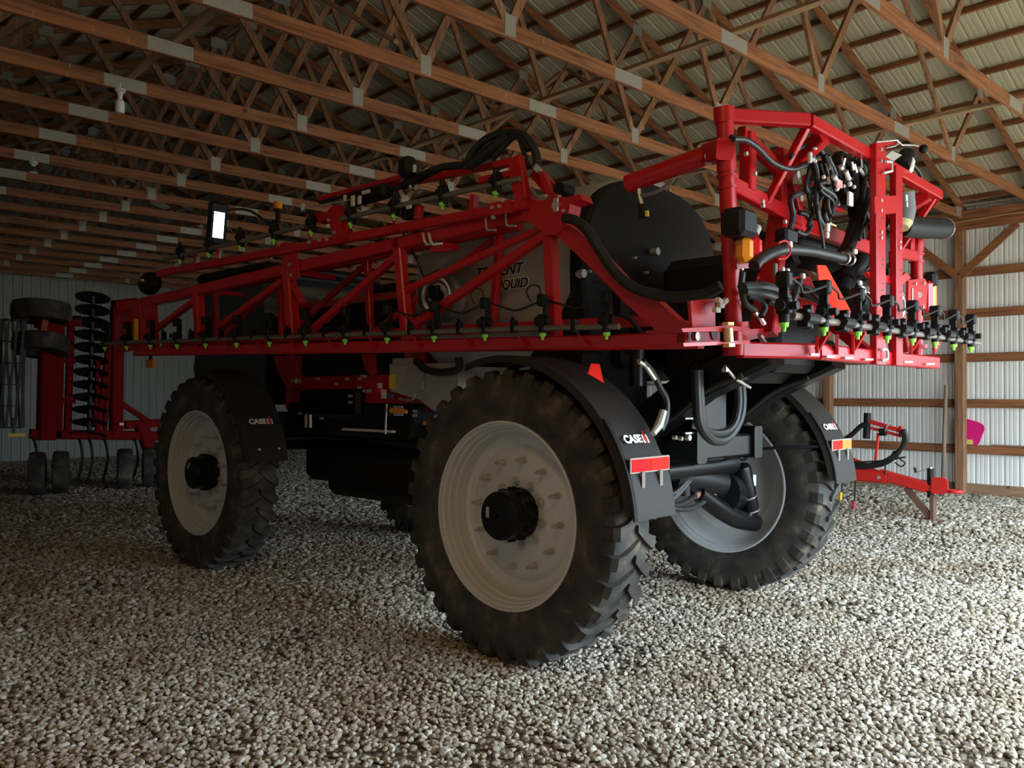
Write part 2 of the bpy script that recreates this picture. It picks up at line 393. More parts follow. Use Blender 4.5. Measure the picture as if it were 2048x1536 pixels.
wr = empty('wall_right', (XR, 0, 0), kind='structure', label='white ribbed steel side wall on brown posts and girts')
panels(wr, SHEET, (0.0, YF, -0.05), (0, 1, 0), (0, 0, 1), (1, 0, 0), 5.40, YB-YF)
post = MB(); post.beam((0, 0, -0.1), (0, 0, 4.98), 0.165, 0.15, up=(1, 0, 0)); post_me = post.mesh('post', WOODZ)
for k in range(-3, 9):
    o = obj('post', post_me, wr); o.location = (-0.165, 5.43+2.44*k, 0)
for z in (0.950, 1.756, 2.562, 3.340, 4.066):
    for y0, y1 in ((YF, 7.9), (7.9, 17.6), (17.6, YB)):
        m_ = MB(); m_.beam((-0.06, y0, z), (-0.06, y1, z), 0.045, 0.15); part('girt', m_, WOODY, wr)
for y0, y1 in ((YF, 7.9), (7.9, 17.6), (17.6, YB)):
    m_ = MB(); m_.beam((-0.06, y0, 0.22), (-0.06, y1, 0.22), 0.05, 0.26); part('skirt_board', m_, WOODP, wr)
    m_ = MB(); m_.beam((-0.265, y0, 4.96), (-0.265, y1, 4.96), 0.04, 0.34); part('eave_header', m_, WOODY, wr)
for k in range(-1, 3):
    y = 5.43+2.44*k
    for s_ in (-1, 1):
        m_ = MB(); m_.beam((-0.23, y+s_*0.02, 3.99), (-0.23, y+s_*0.92, 4.80), 0.135, 0.04, up=(1, 0, 0)); part('knee_brace', m_, WOODY, wr)
# metal bolt heads on the post nearest the view
wb_ = empty('wall_back', (0, YB, 0), kind='structure', label='dim ribbed steel end wall at the far end of the shed')
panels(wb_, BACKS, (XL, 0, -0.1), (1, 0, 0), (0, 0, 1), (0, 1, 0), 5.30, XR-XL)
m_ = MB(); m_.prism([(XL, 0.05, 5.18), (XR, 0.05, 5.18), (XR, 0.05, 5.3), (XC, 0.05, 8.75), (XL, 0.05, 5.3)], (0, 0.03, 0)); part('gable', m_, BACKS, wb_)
wl = empty('wall_left', (XL, 0, 0), kind='structure', label='ribbed steel side wall on the left of the shed')
panels(wl, SHEET, (0, YF, -0.1), (0, 1, 0), (0, 0, 1), (-1, 0, 0), 5.45, YB-YF)
wf = empty('wall_front', (0, YF, 0), kind='structure', label='shed front wall around the open sliding door')
x0, x1, _yd, zd = DOOR
m_ = MB()
m_.prism([(XL, 0, 0), (x0, 0, 0), (x0, 0, zd), (x1, 0, zd), (x1, 0, 0), (XR, 0, 0), (XR, 0, 5.3), (XC, 0, 8.75), (XL, 0, 5.3)], (0, -0.05, 0))
part('front_sheeting', m_, SHEET, wf, flat=True)

# ------------------------------------------------------------------ roof: sheets, purlins, bracing
ce = empty('ceiling', (0, 0, 0), kind='structure', label='underside of the pitched steel roof carried on timber purlins')
run = 15.9-XC+0.45; slen = run*math.hypot(1, SL)
for s_ in (1, -1):
    sf = MB(); sf.box((XC+s_*9.65, 12.0, 5.24), (0.75, 28.4, 0.02)); part('soffit', sf, ROOFS, ce)
    v_ = unit((s_, 0, -SL)); nn = unit((s_*SL, 0, 1))
    panels(ce, ROOFS, (XC, YF-0.3, zroof(XC)+0.10), (0, 1, 0), v_, nn, slen, YB-YF+0.6, 'roof_panel')
    for i in range(17):
        x = XC+s_*(0.12+i*0.605)
        m_ = MB(); m_.beam((x, YF, zroof(x)+0.048), (x, YB, zroof(x)+0.048), 0.04, 0.092, up=tuple(nn)); part('purlin', m_, WOODY, ce)
for x, z in ((2.95, 5.165), (6.55, 5.165), (10.3, 5.165)):
    for y0, y1 in ((YF, 9.6), (9.4, 17.4), (17.2, YB)):
        m_ = MB(); m_.beam((x+0.05, y0, z+0.0), (x+0.05, y1, z), 0.09, 0.038); part('lateral_brace', m_, WOODP, ce)
for xa, za, ya, xb, zb, yb in ((8.5, 5.3, 6.7, 9.6, 7.0, 9.0), (8.5, 5.3, 11.5, 9.6, 7.0, 9.2), (4.7, 5.3, 6.7, 3.6, 7.0, 9.0)):
    m_ = MB(); m_.beam((xa, ya, za), (xb, yb, zb), 0.09, 0.04); part('sway_brace', m_, WOODP, ce)
m_ = MB(); m_.beam((0.4, YF, 5.165), (0.4, 3.0, 5.165), 0.14, 0.038); part('lamp_board', m_, WOODP, ce)  # unseen board added to carry the added warm bulb
# roof trusses: one built, the others copied
ORD = ['first', 'second', 'third', 'fourth', 'fifth', 'sixth', 'seventh', 'eighth', 'ninth', 'tenth', 'eleventh', 'twelfth', 'thirteenth',
       'fourteenth', 'fifteenth', 'sixteenth', 'seventeenth', 'eighteenth', 'nineteenth', 'twentieth', 'last']
HC = 5.075
def build_truss():
    t = empty('roof_truss', label='', cat='roof truss', group='roof trusses')
    for a, b_ in ((-9.3, -3.65), (-3.65, 0.0), (0.0, 3.65), (3.65, 9.3)):
        m_ = MB(); m_.beam((XC+a, 0, HC), (XC+b_, 0, HC), 0.04, 0.14, ch=0.003); part('bottom_chord', m_, WOODX, t)
    for s_ in (-1, 1):
        m_ = MB(); m_.beam((XC+s_*9.55, 0, zroof(XC+9.55)-0.075), (XC, 0, zroof(XC)-0.075), 0.04, 0.14, ch=0.003); part('top_chord', m_, WOODX, t)
        for (xa, za), (xb, zb) in (((1.63, HC+0.02), (0.02, zroof(XC)-0.12)), ((1.63, HC+0.02), (3.2, zroof(XC+3.2)-0.1)),
                                   ((5.30, HC+0.02), (3.2, zroof(XC+3.2)-0.1)), ((5.30, HC+0.02), (6.35, zroof(XC+6.35)-0.1))):
            m_ = MB(); m_.beam((XC+s_*xa, 0.0, za), (XC+s_*xb, 0.0, zb), 0.038, 0.088, up=(1, 0, 0.2), ch=0.002); part('web', m_, WOODZ, t)
        for x, wd, ht, dz in ((1.63, 0.13, 0.19, 0.045), (3.65, 0.42, 0.125, 0.0), (5.30, 0.13, 0.19, 0.045), (9.1, 0.34, 0.16, 0.03)):
            m_ = MB(); m_.box((XC+s_*x, 0, HC+dz), (wd, 0.046, ht)); part('gusset_plate', m_, PLATE, t)
        for x in (3.2, 6.35):
            m_ = MB(); m_.box((XC+s_*x, 0, zroof(XC+x)-0.1), (0.2, 0.046, 0.15)); part('gusset_plate', m_, PLATE, t)
    m_ = MB(); m_.box((XC, 0, HC), (0.42, 0.046, 0.125)); part('gusset_plate', m_, PLATE, t)
    m_ = MB(); m_.box((XC, 0, zroof(XC)-0.12), (0.3, 0.046, 0.2)); part('gusset_plate', m_, PLATE, t)
    return t
truss = build_truss()
def copy_tree(o, parent=None):
    c = o.copy(); COL.objects.link(c); c.parent = parent
    for ch in o.children: copy_tree(ch, c)
    return c
for i, k in enumerate(range(-2, 17)):
    t = truss if i == 0 else copy_tree(truss)
    t.location = (0, TY0+TS*k, 0)
    nm = 'nearest' if i == 0 else ('farthest' if i == 18 else ORD[i])
    t['label'] = (f'brown timber roof truss with grey gusset plates, the {nm} one in view' if i in (0, 18)
                  else f'brown timber roof truss with grey gusset plates, {nm} back from the camera')

# ------------------------------------------------------------------ machine materials
RED = plain('red_paint', (0.49, 0.006, 0.010), 0.30, spec=0.45, var=0.05, scale=3, rv=0.15)
REDL = plain('bright_red_paint', (0.72, 0.025, 0.018), 0.45, coat=0.1, var=0.06, scale=6)
BLK = plain('black_gloss_paint', (0.006, 0.006, 0.007), 0.30, spec=0.22, scale=6, rv=0.15)
PLASTIC = plain('black_plastic', (0.012, 0.011, 0.011), 0.5, spec=0.2, var=0.2, scale=60, bump=0.05)
FEND = plain('fender_plastic', (0.024, 0.020, 0.017), 0.55, spec=0.3, var=0.15, scale=40, bump=0.04)
HOSE = plain('hose_rubber', (0.018, 0.018, 0.017), 0.42, spec=0.4, var=0.25, scale=25)
TUBE = plain('spray_tube_steel', (0.22, 0.20, 0.17), 0.45, metal=0.5, var=0.15)
CHROME = plain('bright_steel', (0.72, 0.70, 0.66), 0.25, metal=0.9)
ZINC = plain('zinc_bolt', (0.62, 0.60, 0.54), 0.35, metal=0.6)
YZINC = plain('yellow_zinc', (0.75, 0.68, 0.36), 0.35, metal=0.6)
RIMG = plain('rim_silver_paint', (0.74, 0.74, 0.73), 0.36, metal=0.15, var=0.06)
TANKM = plain('taupe_tank', (0.46, 0.425, 0.37), 0.42, metal=0.15, var=0.1, scale=3)
LIME = plain('lime_nozzle_plastic', (0.30, 0.85, 0.08), 0.5)
AMBER = plain('amber_lens', (0.95, 0.30, 0.015), 0.18, coat=0.6)
ORLED = plain('orange_reflector', (1.0, 0.22, 0.02), 0.3)
RLENS = plain('red_lens', (0.75, 0.01, 0.02), 0.18, coat=0.6)
RTAPE = plain('red_reflective_tape', (0.95, 0.022, 0.012), 0.7, spec=0.15)
SMV = plain('fluorescent_orange_red', (1.0, 0.045, 0.014), 0.75, spec=0.15)
SILVER = plain('silver_tape_edge', (0.42, 0.36, 0.30), 0.5)
WHITE = plain('white_plastic', (0.66, 0.65, 0.61), 0.4)
LETTER = plain('white_lettering', (0.80, 0.79, 0.75), 0.5)
INK = plain('black_print', (0.012, 0.012, 0.012), 0.4)
REDINK = plain('red_print', (0.55, 0.02, 0.03), 0.5)
YEL = plain('yellow_plastic', (0.90, 0.62, 0.03), 0.45)
ORNG = plain('orange_handle', (0.90, 0.38, 0.04), 0.45)
GLASS = plain('dark_cab_glass', (0.015, 0.018, 0.02), 0.06, spec=0.8)
MIRRORM = plain('mirror_glass', (0.85, 0.88, 0.86), 0.03, metal=1.0)
FOAM = plain('tan_foam', (0.62, 0.50, 0.26), 0.8)
GSLEEVE = plain('grey_sleeve', (0.16, 0.16, 0.16), 0.7)
BLUET = plain('blue_tag', (0.03, 0.14, 0.30), 0.5)
def tyre_mat():
    m, nt, b = new_mat('tyre_rubber'); tc = nt.nodes.new('ShaderNodeTexCoord')
    n1 = nt.nodes.new('ShaderNodeTexNoise'); n1.inputs['Scale'].default_value = 5; n1.inputs['Detail'].default_value = 8
    n2 = nt.nodes.new('ShaderNodeTexNoise'); n2.inputs['Scale'].default_value = 28; n2.inputs['Detail'].default_value = 4
    for q in (n1, n2): nt.links.new(tc.outputs['Object'], q.inputs['Vector'])
    c1 = ramp(nt, n1.outputs['Fac'], ((0.35, (0.026, 0.024, 0.021)), (0.55, (0.060, 0.051, 0.041)), (0.70, (0.16, 0.125, 0.085))))
    c2 = ramp(nt, n2.outputs['Fac'], ((0.62, (1, 1, 1)), (0.72, (2.2, 2.0, 1.7))))
    mx = nt.nodes.new('ShaderNodeMix'); mx.data_type = 'RGBA'; mx.blend_type = 'MULTIPLY'; mx.inputs[0].default_value = 1
    nt.links.new(c1, mx.inputs[6]); nt.links.new(c2, mx.inputs[7]); nt.links.new(mx.outputs[2], b.inputs['Base Color'])
    b.inputs['Roughness'].default_value = 0.72
    bp = nt.nodes.new('ShaderNodeBump'); bp.inputs['Strength'].default_value = 0.25; bp.inputs['Distance'].default_value = 0.01
    nt.links.new(n2.outputs['Fac'], bp.inputs['Height']); nt.links.new(bp.outputs[0], b.inputs['Normal'])
    return m
TYRE = tyre_mat()

def text_mesh(s, size, mat, name, bold=0.0, shear=0.0, extr=0.002, sx=1.0):
    c = bpy.data.curves.new(name, 'FONT'); c.body = s; c.size = size; c.offset = bold; c.shear = shear; c.extrude = extr
    c.align_x = 'CENTER'; c.align_y = 'CENTER'; c.resolution_u = 3
    o = bpy.data.objects.new(name, c); COL.objects.link(o)
    dg = bpy.context.evaluated_depsgraph_get(); dg.update()
    me = bpy.data.meshes.new_from_object(o.evaluated_get(dg)); bpy.data.objects.remove(o)
    me.name = name
    me.transform(Matrix.Diagonal((sx, 1, 1, 1)))
    me.materials.clear(); me.materials.append(mat); return me
def place_text(me, name, parent, pos, right, up):
    r, u = unit(right), unit(up); n = unit(np.cross(r, u)); u = np.cross(n, r)
    o = obj(name, me, parent)
    o.matrix_local = Matrix(((r[0], u[0], n[0], pos[0]), (r[1], u[1], n[1], pos[1]), (r[2], u[2], n[2], pos[2]), (0, 0, 0, 1)))
    return o

# ------------------------------------------------------------------ the sprayer
SP = empty('crop_sprayer', tuple(MC), PSI, cat='sprayer',
           label='big red self-propelled crop sprayer with folded booms and tall tractor tyres')
RW, RR_, WB_, TRK = 1.03, 0.671, 4.556, 1.53

# --- wheels (axis along local x, outer face towards -x), one built, three copied
def build_wheel():
    root = None
    m_ = MB()
    prof = []                       # closed tyre section (r, h): outer bead, sidewall, shoulder, tread, back
    def side(sg):
        return [(0.655, sg*0.165), (0.675, sg*0.192), (0.72, sg*0.207), (0.80, sg*0.218), (0.88, sg*0.216), (0.94, sg*0.205), (0.978, sg*0.185), (0.998, sg*0.150)]
    prof = side(-1) + [(1.003, -0.06), (1.005, 0.0), (1.003, 0.06)] + side(1)[::-1] + [(0.642, 0.14), (0.642, -0.14)]
    m_.lathe(prof, (0, 0, 0), (1, 0, 0), 72, close=True)
    # lugs: bars at 45 degrees, alternating sides, running down over the shoulder
    NL = 33
    for sg in (-1, 1):
        for i in range(NL):
            a0 = 2*math.pi*(i+(0.5 if sg > 0 else 0))/NL
            path = [(0.980, -0.012*sg, 0.0), (0.980, 0.06*sg, 0.050), (0.978, 0.13*sg, 0.090), (0.968, 0.182*sg, 0.112), (0.940, 0.203*sg, 0.118), (0.905, 0.213*sg, 0.120)]
            top = [1.032, 1.034, 1.034, 1.026, 0.985, 0.912]; outx = [0, 0, 0.002, 0.014, 0.015, 0.002]
            wds = [0.026, 0.036, 0.044, 0.052, 0.054, 0.052]
            rings = []
            for (r, h, da), rt_, ox, wdt in zip(path, top, outx, wds):
                def P(rad, hh, off):
                    a = a0+da+off/0.98
                    return V3((hh, rad*math.cos(a), rad*math.sin(a)))
                rings.append([P(r-0.01, h, -wdt), P(rt_, h+sg*ox, -wdt*0.82), P(rt_, h+sg*ox, wdt*0.82), P(r-0.01, h, wdt)])
            if sg > 0: rings = [q[::-1] for q in rings]
            m_.loft(rings)
    tyre_me = m_.mesh('tyre', TYRE, angle=30)
    rim = MB()
    rim.lathe([(0.640, -0.155), (0.671, -0.180), (0.668, -0.194), (0.654, -0.194), (0.648, -0.168), (0.632, -0.166), (0.626, -0.128), (0.612, -0.126), (0.606, -0.080), (0.590, -0.078), (0.582, -0.020),
               (0.570, 0.006), (0.552, 0.018), (0.54, 0.020), (0.49, 0.020), (0.475, 0.012), (0.455, -0.002), (0.43, -0.008), (0.30, -0.008), (0.29, -0.012), (0.20, -0.012), (0.06, -0.012)], (0, 0, 0), (1, 0, 0), 72)
    rim.lathe([(0.640, 0.155), (0.671, 0.180), (0.668, 0.194), (0.654, 0.194), (0.648, 0.168), (0.632, 0.166), (0.622, 0.120), (0.606, 0.118), (0.598, 0.075), (0.580, 0.055),
               (0.545, 0.040), (0.47, 0.036), (0.455, 0.024), (0.43, 0.012), (0.20, 0.012), (0.06, 0.012)][::-1], (0, 0, 0), (1, 0, 0), 72)
    rim_me = rim.mesh('rim', RIMG, angle=28)
    stud = MB(); stud.tube([(0, 0, 0), (-0.012, 0, 0), (-0.0121, 0, 0), (-0.078, 0, 0), (-0.0781, 0, 0), (-0.105, 0, 0)], [0.026, 0.026, 0.017, 0.017, 0.009, 0.009], 10)
    stud_me = stud.mesh('clamp_stud', ZINC)
    nut = MB(); nut.tube([(0, 0, 0), (-0.026, 0, 0), (-0.0261, 0, 0), (-0.042, 0, 0)], [0.031, 0.031, 0.019, 0.019], 10); nut_me = nut.mesh('lug_nut', ZINC)
    hub = MB()
    hub.lathe([(0.02, -0.245), (0.12, -0.245), (0.162, -0.238), (0.172, -0.225), (0.174, -0.13), (0.180, -0.125), (0.180, -0.06), (0.186, -0.05), (0.186, 0.0)], (0, 0, 0), (1, 0, 0), 36)
    for i in range(12):
        a = 2*math.pi*i/12; hub.box((-0.09, 0.181*math.cos(a), 0.181*math.sin(a)), (0.06, 0.03, 0.03))
    hub_me = hub.mesh('hub_drive', BLK, angle=30)
    tag = MB(); tag.box((-0.2465, 0.09, 0.02), (0.003, 0.03, 0.075)); tag_me = tag.mesh('data_plate', ZINC)
    def wheel(loc, rz, rot, lab):
        t = obj('tyre', tyre_me, SP, lab); t.location = loc; t.rotation_euler = (rot, 0, rz)
        obj('rim', rim_me, t); h = obj('hub_drive', hub_me, t, 'black planetary hub'); 
        obj('data_plate', tag_me, t)
        for i in range(12):
            a = 2*math.pi*i/12+0.12; o = obj('clamp_stud', stud_me, t); o.location = (-0.006, 0.39*math.cos(a), 0.39*math.sin(a))
        for i in range(10):
            a = 2*math.pi*i/10+0.2; o = obj('lug_nut', nut_me, t); o.location = (-0.012, 0.232*math.cos(a), 0.232*math.sin(a))
        return t
    wheel((-TRK, 0, RW), 0, 0.0, 'near rear tyre on a silver wheel')
    wheel((-TRK, WB_, RW), 0, 0.7, 'front tyre on the boom side')
    wheel((TRK, 0, RW), math.pi, 0.3, 'rear tyre with its inner rim face showing')
    wheel((TRK, WB_, RW), math.pi, 1.1, 'far front tyre in the shadow')
build_wheel()

# --- fenders with mud flap, lettering and reflector
def fender(side_, y0, a0, a1, full=True):
    sx = side_*TRK; wd = 0.23; m_ = MB(); rings = []
    N = 22
    for i in range(N+1):
        a = math.radians(a0+(a1-a0)*i/N); r = 1.125+0.02*(i/N)
        c, s_ = math.cos(a), math.sin(a); 
        sec = [(-wd-0.012, -0.05), (-wd, 0.0), (wd, 0.0), (wd+0.012, -0.05), (wd, -0.05), (wd-0.012, -0.012), (-wd+0.012, -0.012), (-wd, -0.05)]
        rings.append([V3((sx+q, y0+(r+e)*c, RW+(r+e)*s_)) for q, e in sec])
    m_.loft(rings); fo = part('fender', m_, FEND, SP)
    fl = MB(); rings = []
    for i in range(7):
        a = math.radians(a1-18+(a1+1.5-a1+18)*i/6); c, s_ = math.cos(a), math.sin(a)
        rings.append([V3((sx+q, y0+(1.148+e)*c, RW+(1.148+e)*s_)) for q, e in ((-0.20, 0.0), (-0.20, 0.012), (0.222, 0.012), (0.222, 0.0))])
    fl.loft(rings); flap = part('mud_flap', fl, FEND, SP)
    for q in (-0.228, -0.208):
        tr = MB(); tr.tube([V3((sx+q, y0+1.155*math.cos(a), RW+1.155*math.sin(a))) for a in np.radians(np.linspace(a1-32, a1+1.5, 8))], 0.011, 8); part('flap_rail', tr, FEND, flap)
    # emblem lettering
    me_ = text_mesh('CASE', 0.076, LETTER, 'lettering', bold=0.0035, extr=0.0015, sx=1.08)
    th = math.radians(150.5); yy, zz = y0+1.152*math.cos(th), RW+1.152*math.sin(th)
    rgt = V3((1, 0, 0)); upv = V3((0, -math.cos(th)*0+math.sin(th)*1.0, -math.cos(th)*1.0)); upv = V3((0, math.sin(th), -math.cos(th)))
    base = V3((sx-0.045, yy, zz)); nn = unit((0, math.cos(th), math.sin(th)))
    place_text(me_, 'lettering', fo, base+nn*0.006, rgt, upv)
    ih = MB(); ctr = base+rgt*0.140+nn*0.005
    for q in (-0.022, 0.022): ih.box(ctr+rgt*q, (0.017, 0.003, 0.062), rot=np.stack([rgt, nn, upv], 1))
    part('emblem_bars', ih, LETTER, fo)
    ih = MB(); ih.box(ctr+upv*0.012, (0.016, 0.004, 0.088), rot=np.stack([rgt, nn, upv], 1)); ih.box(ctr, (0.04, 0.0035, 0.016), rot=np.stack([rgt, nn, upv], 1)); part('emblem_stripe', ih, REDINK, fo)
    if full:
        rb = MB(); rb.box((sx, y0-1.108, RW+0.415), (0.44, 0.012, 0.098), ch=0.004); rf = part('reflector', rb, SILVER, flap, 'red reflective marker')
        rb = MB(); rb.box((sx-0.105, y0-1.115, RW+0.415), (0.205, 0.004, 0.078)); part('reflective_tape', rb, plain('dark_red_tape', (0.70, 0.010, 0.014), 0.7, spec=0.15), rf) if side_ < 0 else part('reflective_tape', rb, RTAPE, rf)
        rb = MB(); rb.box((sx+0.105, y0-1.115, RW+0.415), (0.205, 0.004, 0.078)); part('reflective_tape', rb, RTAPE if side_ < 0 else ORLED, rf)
        for q in (-0.1, 0.1):
            tb = MB(); tb.box((sx+q, y0-1.125, RW+0.325), (0.035, 0.008, 0.10)); part('reflector_tab', tb, plain('tab_steel', (0.22, 0.18, 0.15), 0.6), flap)
    else:
        for q in (-0.1, 0.12):
            tb = MB(); tb.cyl((sx+q, y0-1.12, RW+0.30), (sx+q, y0-1.145, RW+0.30), 0.013, n=8); part('bolt', tb, ZINC, flap)
fender(-1, 0.0, 72, 174.5); fender(1, 0.0, 72, 174.5)
fender(-1, WB_, 95, 170, False); fender(1, WB_, 95, 170, False)

# --- chassis, axles, body
m_ = MB()
for sx in (-0.45, 0.45): m_.beam((sx, -0.85, 1.50), (sx, 6.4, 1.50), 0.14, 0.26)
for y in (-0.75, 0.0, 1.4, 2.8, 4.556, 6.3): m_.beam((-0.45, y, 1.48), (0.45, y, 1.48), 0.14, 0.18)
part('chassis_frame', m_, BLK, SP)
for y in (0.0, WB_):
    m_ = MB(); m_.beam((-1.15, y, 1.33), (1.15, y, 1.33), 0.22, 0.2)
    for sx in (-1, 1):
        m_.beam((sx*1.12, y, 1.42), (sx*1.16, y, 0.95), 0.16, 0.2, up=(0, 1, 0))
        m_.cyl((sx*1.10, y, RW), (sx*1.50, y, RW), 0.17, 0.16, 20)
    part('axle', m_, BLK, SP)
# body between cab and tank, and cab, mostly hidden behind the boom
m_ = MB(); m_.box((0, 3.30, 2.25), (1.5, 2.4, 1.35), ch=0.14); hood = part('engine_hood', m_, RED, SP)
m_ = MB(); m_.box((-0.76, 3.2, 2.45), (0.04, 1.9, 0.75), ch=0.015); part('hood_grille', m_, PLASTIC, hood)
for q in range(7):
    g_ = MB(); g_.box((-0.785, 3.2, 2.16+0.095*q), (0.02, 1.8, 0.03)); part('grille_slat', g_, BLK, hood)
m_ = MB(); m_.cyl((0.35, 2.4, 2.8), (0.35, 2.4, 3.35), 0.07, n=16); part('exhaust_stack', m_, BLK, hood)
m_ = MB(); m_.box((0.1, 2.9, 2.98), (1.0, 0.9, 0.18), ch=0.06); part('air_intake', m_, PLASTIC, hood)
m_ = MB(); m_.box((-0.1, 3.2, 1.62), (1.35, 2.2, 0.35), ch=0.03); part('engine_bay', m_, PLASTIC, SP)
m_ = MB()
cabp = [(4.75, 1.75), (6.35, 1.75), (6.55, 2.2), (6.25, 3.30), (4.85, 3.30), (4.75, 2.6)]
m_.prism([(-0.78, y, z) for y, z in cabp], (1.56, 0, 0)); cab = part('cab', m_, GLASS, SP)
m_ = MB(); m_.box((0, 5.5, 3.36), (1.7, 1.75, 0.14), ch=0.05); part('cab_roof', m_, PLASTIC, cab)
m_ = MB(); m_.cyl(L(556, 418, 0, -0.6), L(556, 404, 0, -0.6), 0.05, n=14); part('beacon', m_, AMBER, cab)
m_ = MB(); m_.cyl(L(556, 445, 0, -0.6), L(556, 418, 0, -0.6), 0.03, n=10); part('beacon_stem', m_, PLASTIC, cab)
# mirror on its arm
pm = L(434, 447, 1, 6.3)
MR = (Matrix.Rotation(math.radians(-1.0), 3, 'Z') @ Matrix.Rotation(math.radians(8.5), 3, 'X'))     # tilted down so it shows the doorway
MRn = np.array(MR)
m_ = MB(); m_.box(pm, (0.26, 0.09, 0.56), rot=MRn, ch=0.03); mi = part('mirror_head', m_, PLASTIC, SP)
m_ = MB(); m_.box(pm+MRn@V3((0.0, -0.048, -0.02)), (0.15, 0.006, 0.34), rot=MRn, ch=0.002); part('mirror_glass', m_, MIRRORM, mi)
m_ = MB(); m_.tube([pm+V3((0.1, 0.05, 0.2)), pm+V3((0.5, 0.0, 0.24)), pm+V3((0.9, -0.2, -0.1))], 0.018, 8, 4); part('mirror_arm', m_, PLASTIC, mi)

m_ = MB(); m_.box((0.05, 2.3, 1.02), (1.1, 3.3, 0.55), ch=0.08); m_.box((0.1, 4.2, 1.1), (0.8, 1.0, 0.5), ch=0.08); part('belly_guard', m_, PLASTIC, SP)
# --- liquid tank: rounded drum lying along the machine, black rear cover inside a taupe rim
def sup(a, hx, hz, e=2.6):
    c, s_ = math.cos(a), math.sin(a)
    return hx*math.copysign(abs(c)**(2/e), c), hz*math.copysign(abs(s_)**(2/e), s_)
TX, TZ, TC = 1.04, 0.86, 2.82
m_ = MB(); N = 64
def ring(y, f, n=N): return [V3((sup(2*math.pi*j/n, TX*f, TZ*f)[0], y, TC+sup(2*math.pi*j/n, TX*f, TZ*f)[1])) for j in range(n)]
m_.loft([ring(1.95, 0.2), ring(1.93, 0.7), ring(1.84, 0.92), ring(1.68, 0.99), ring(1.5, 1.0), ring(0.1, 1.0), ring(-0.09, 0.995), ring(-0.12, 0.975), ring(-0.12, 0.935), ring(-0.09, 0.93), ring(-0.05, 0.5)][::-1])
tank = part('liquid_tank', m_, TANKM, SP, 'taupe liquid tank')
m_ = MB(); sh = V3((-0.055, 0, 0.0)); m_.loft([[q+sh for q in ring(y, f)] for y, f in ((-0.06, 0.955), (-0.17, 0.955), (-0.20, 0.93), (-0.24, 0.5), (-0.25, 0.1))]); part('rear_cover', m_, PLASTIC, tank, 'black rear tank cover')
m_ = MB(); m_.box((-0.1, -0.27, 2.42), (1.25, 0.16, 0.66), ch=0.05); part('rear_cover_box', m_, PLASTIC, tank)
m_ = MB(); m_.prism([(-1.0, -0.1, 1.75), (-1.0, 0.35, 1.75), (-1.05, 0.2, 2.2), (-1.03, -0.1, 2.75)], (0.05, 0, 0)); m_.box((-0.6, 0.1, 1.98), (0.85, 0.6, 0.5), ch=0.04); part('tank_saddle', m_, PLASTIC, tank)
for x, y in ((1306, 504), (1158, 548)):
    m_ = MB(); c = L(x, y, 1, -0.27 if x > 1200 else -0.21); m_.cyl(c, c+V3((0, -0.05, 0)), 0.032, n=14); m_.cyl(c+V3((0, 0.02, 0)), c, 0.02, n=8); part('cover_knob', m_, ZINC, tank)
for x, y in ((1269, 516), (1293, 545), (1179, 543), (1338, 381)):
    m_ = MB(); c = L(x, y, 1, -0.25 if y < 400 or x < 1200 else -0.36); m_.cyl(c+V3((0, 0.02, 0)), c+V3((0, -0.015, 0)), 0.011, n=8); part('rivet', m_, ZINC, tank)
# name on the tank side
for i, (s_, z, sz) in enumerate((('TRIDENT', 2.895, 0.125), ('LIQUID', 2.775, 0.108))):
    yc = 0.70 - i*0.14
    for mat, bold, dx in ((LETTER, 0.009, 0.0), (INK, 0.002, 0.004)):
        me_ = text_mesh(s_, sz, mat, 'lettering', bold=bold, shear=0.28, extr=0.002, sx=1.05)
        place_text(me_, 'lettering', tank, V3((-TX-0.006-dx, yc, z)), (0, -1, 0), (0, 0, 1))

# --- rear lift frame, suspension and plumbing under the tank
m_ = MB(); m_.box((-0.18, -0.60, 1.66), (0.46, 0.34, 0.62), ch=0.03); m_.cyl((-0.5, -0.50, 1.30), (0.62, -0.50, 1.30), 0.10, n=20); m_.box((-0.18, -0.79, 1.70), (0.34, 0.04, 0.5), ch=0.008); part('rear_tower', m_, BLK, SP)
m_ = MB(); m_.box((0.1, -0.85, 2.45), (1.15, 0.75, 0.95), ch=0.08); m_.box((0.1, -1.25, 2.35), (0.9, 0.3, 0.6), ch=0.06); part('pump_shroud', m_, PLASTIC, SP)
for sx in (-0.66, 0.40):
    m_ = MB(); m_.beam((sx, -0.36, 1.56), (sx, -1.05, 2.03), 0.24, 0.26); m_.beam((sx, -0.98, 1.97), (sx, -1.50, 2.20), 0.24, 0.24); m_.cyl((sx-0.14, -0.36, 1.56), (sx+0.14, -0.36, 1.56), 0.14); part('lift_arm', m_, BLK, SP)
    m_ = MB(); m_.tube([(sx-0.125, -0.42, 1.47), (sx-0.125, -0.80, 1.72), (sx-0.125, -1.08, 1.92), (sx-0.125, -1.35, 2.02)], 0.02, 8, 4); part('arm_edge_rod', m_, FEND, SP)
    m_ = MB(); m_.beam((sx, -0.35, 2.25), (sx, -1.66, 2.82), 0.11, 0.13); part('upper_lift_arm', m_, PLASTIC, SP)
# bolts on the tower
for x, y in ((1375, 812), (1373, 875), (1358, 815), (1358, 877), (1346, 875), (1387, 853), (1376, 785)):
    c = L(x, y, 1, -0.81); m_ = MB(); m_.cyl(c, c+V3((0, -0.03, 0)), 0.024 if x > 1370 else 0.016, n=8); part('bolt', m_, ZINC, SP)
for z in (837, 866):
    m_ = MB(); m_.box(L(1380, z, 1, -0.82), (0.14, 0.012, 0.012)); part('steel_strip', m_, CHROME, SP)
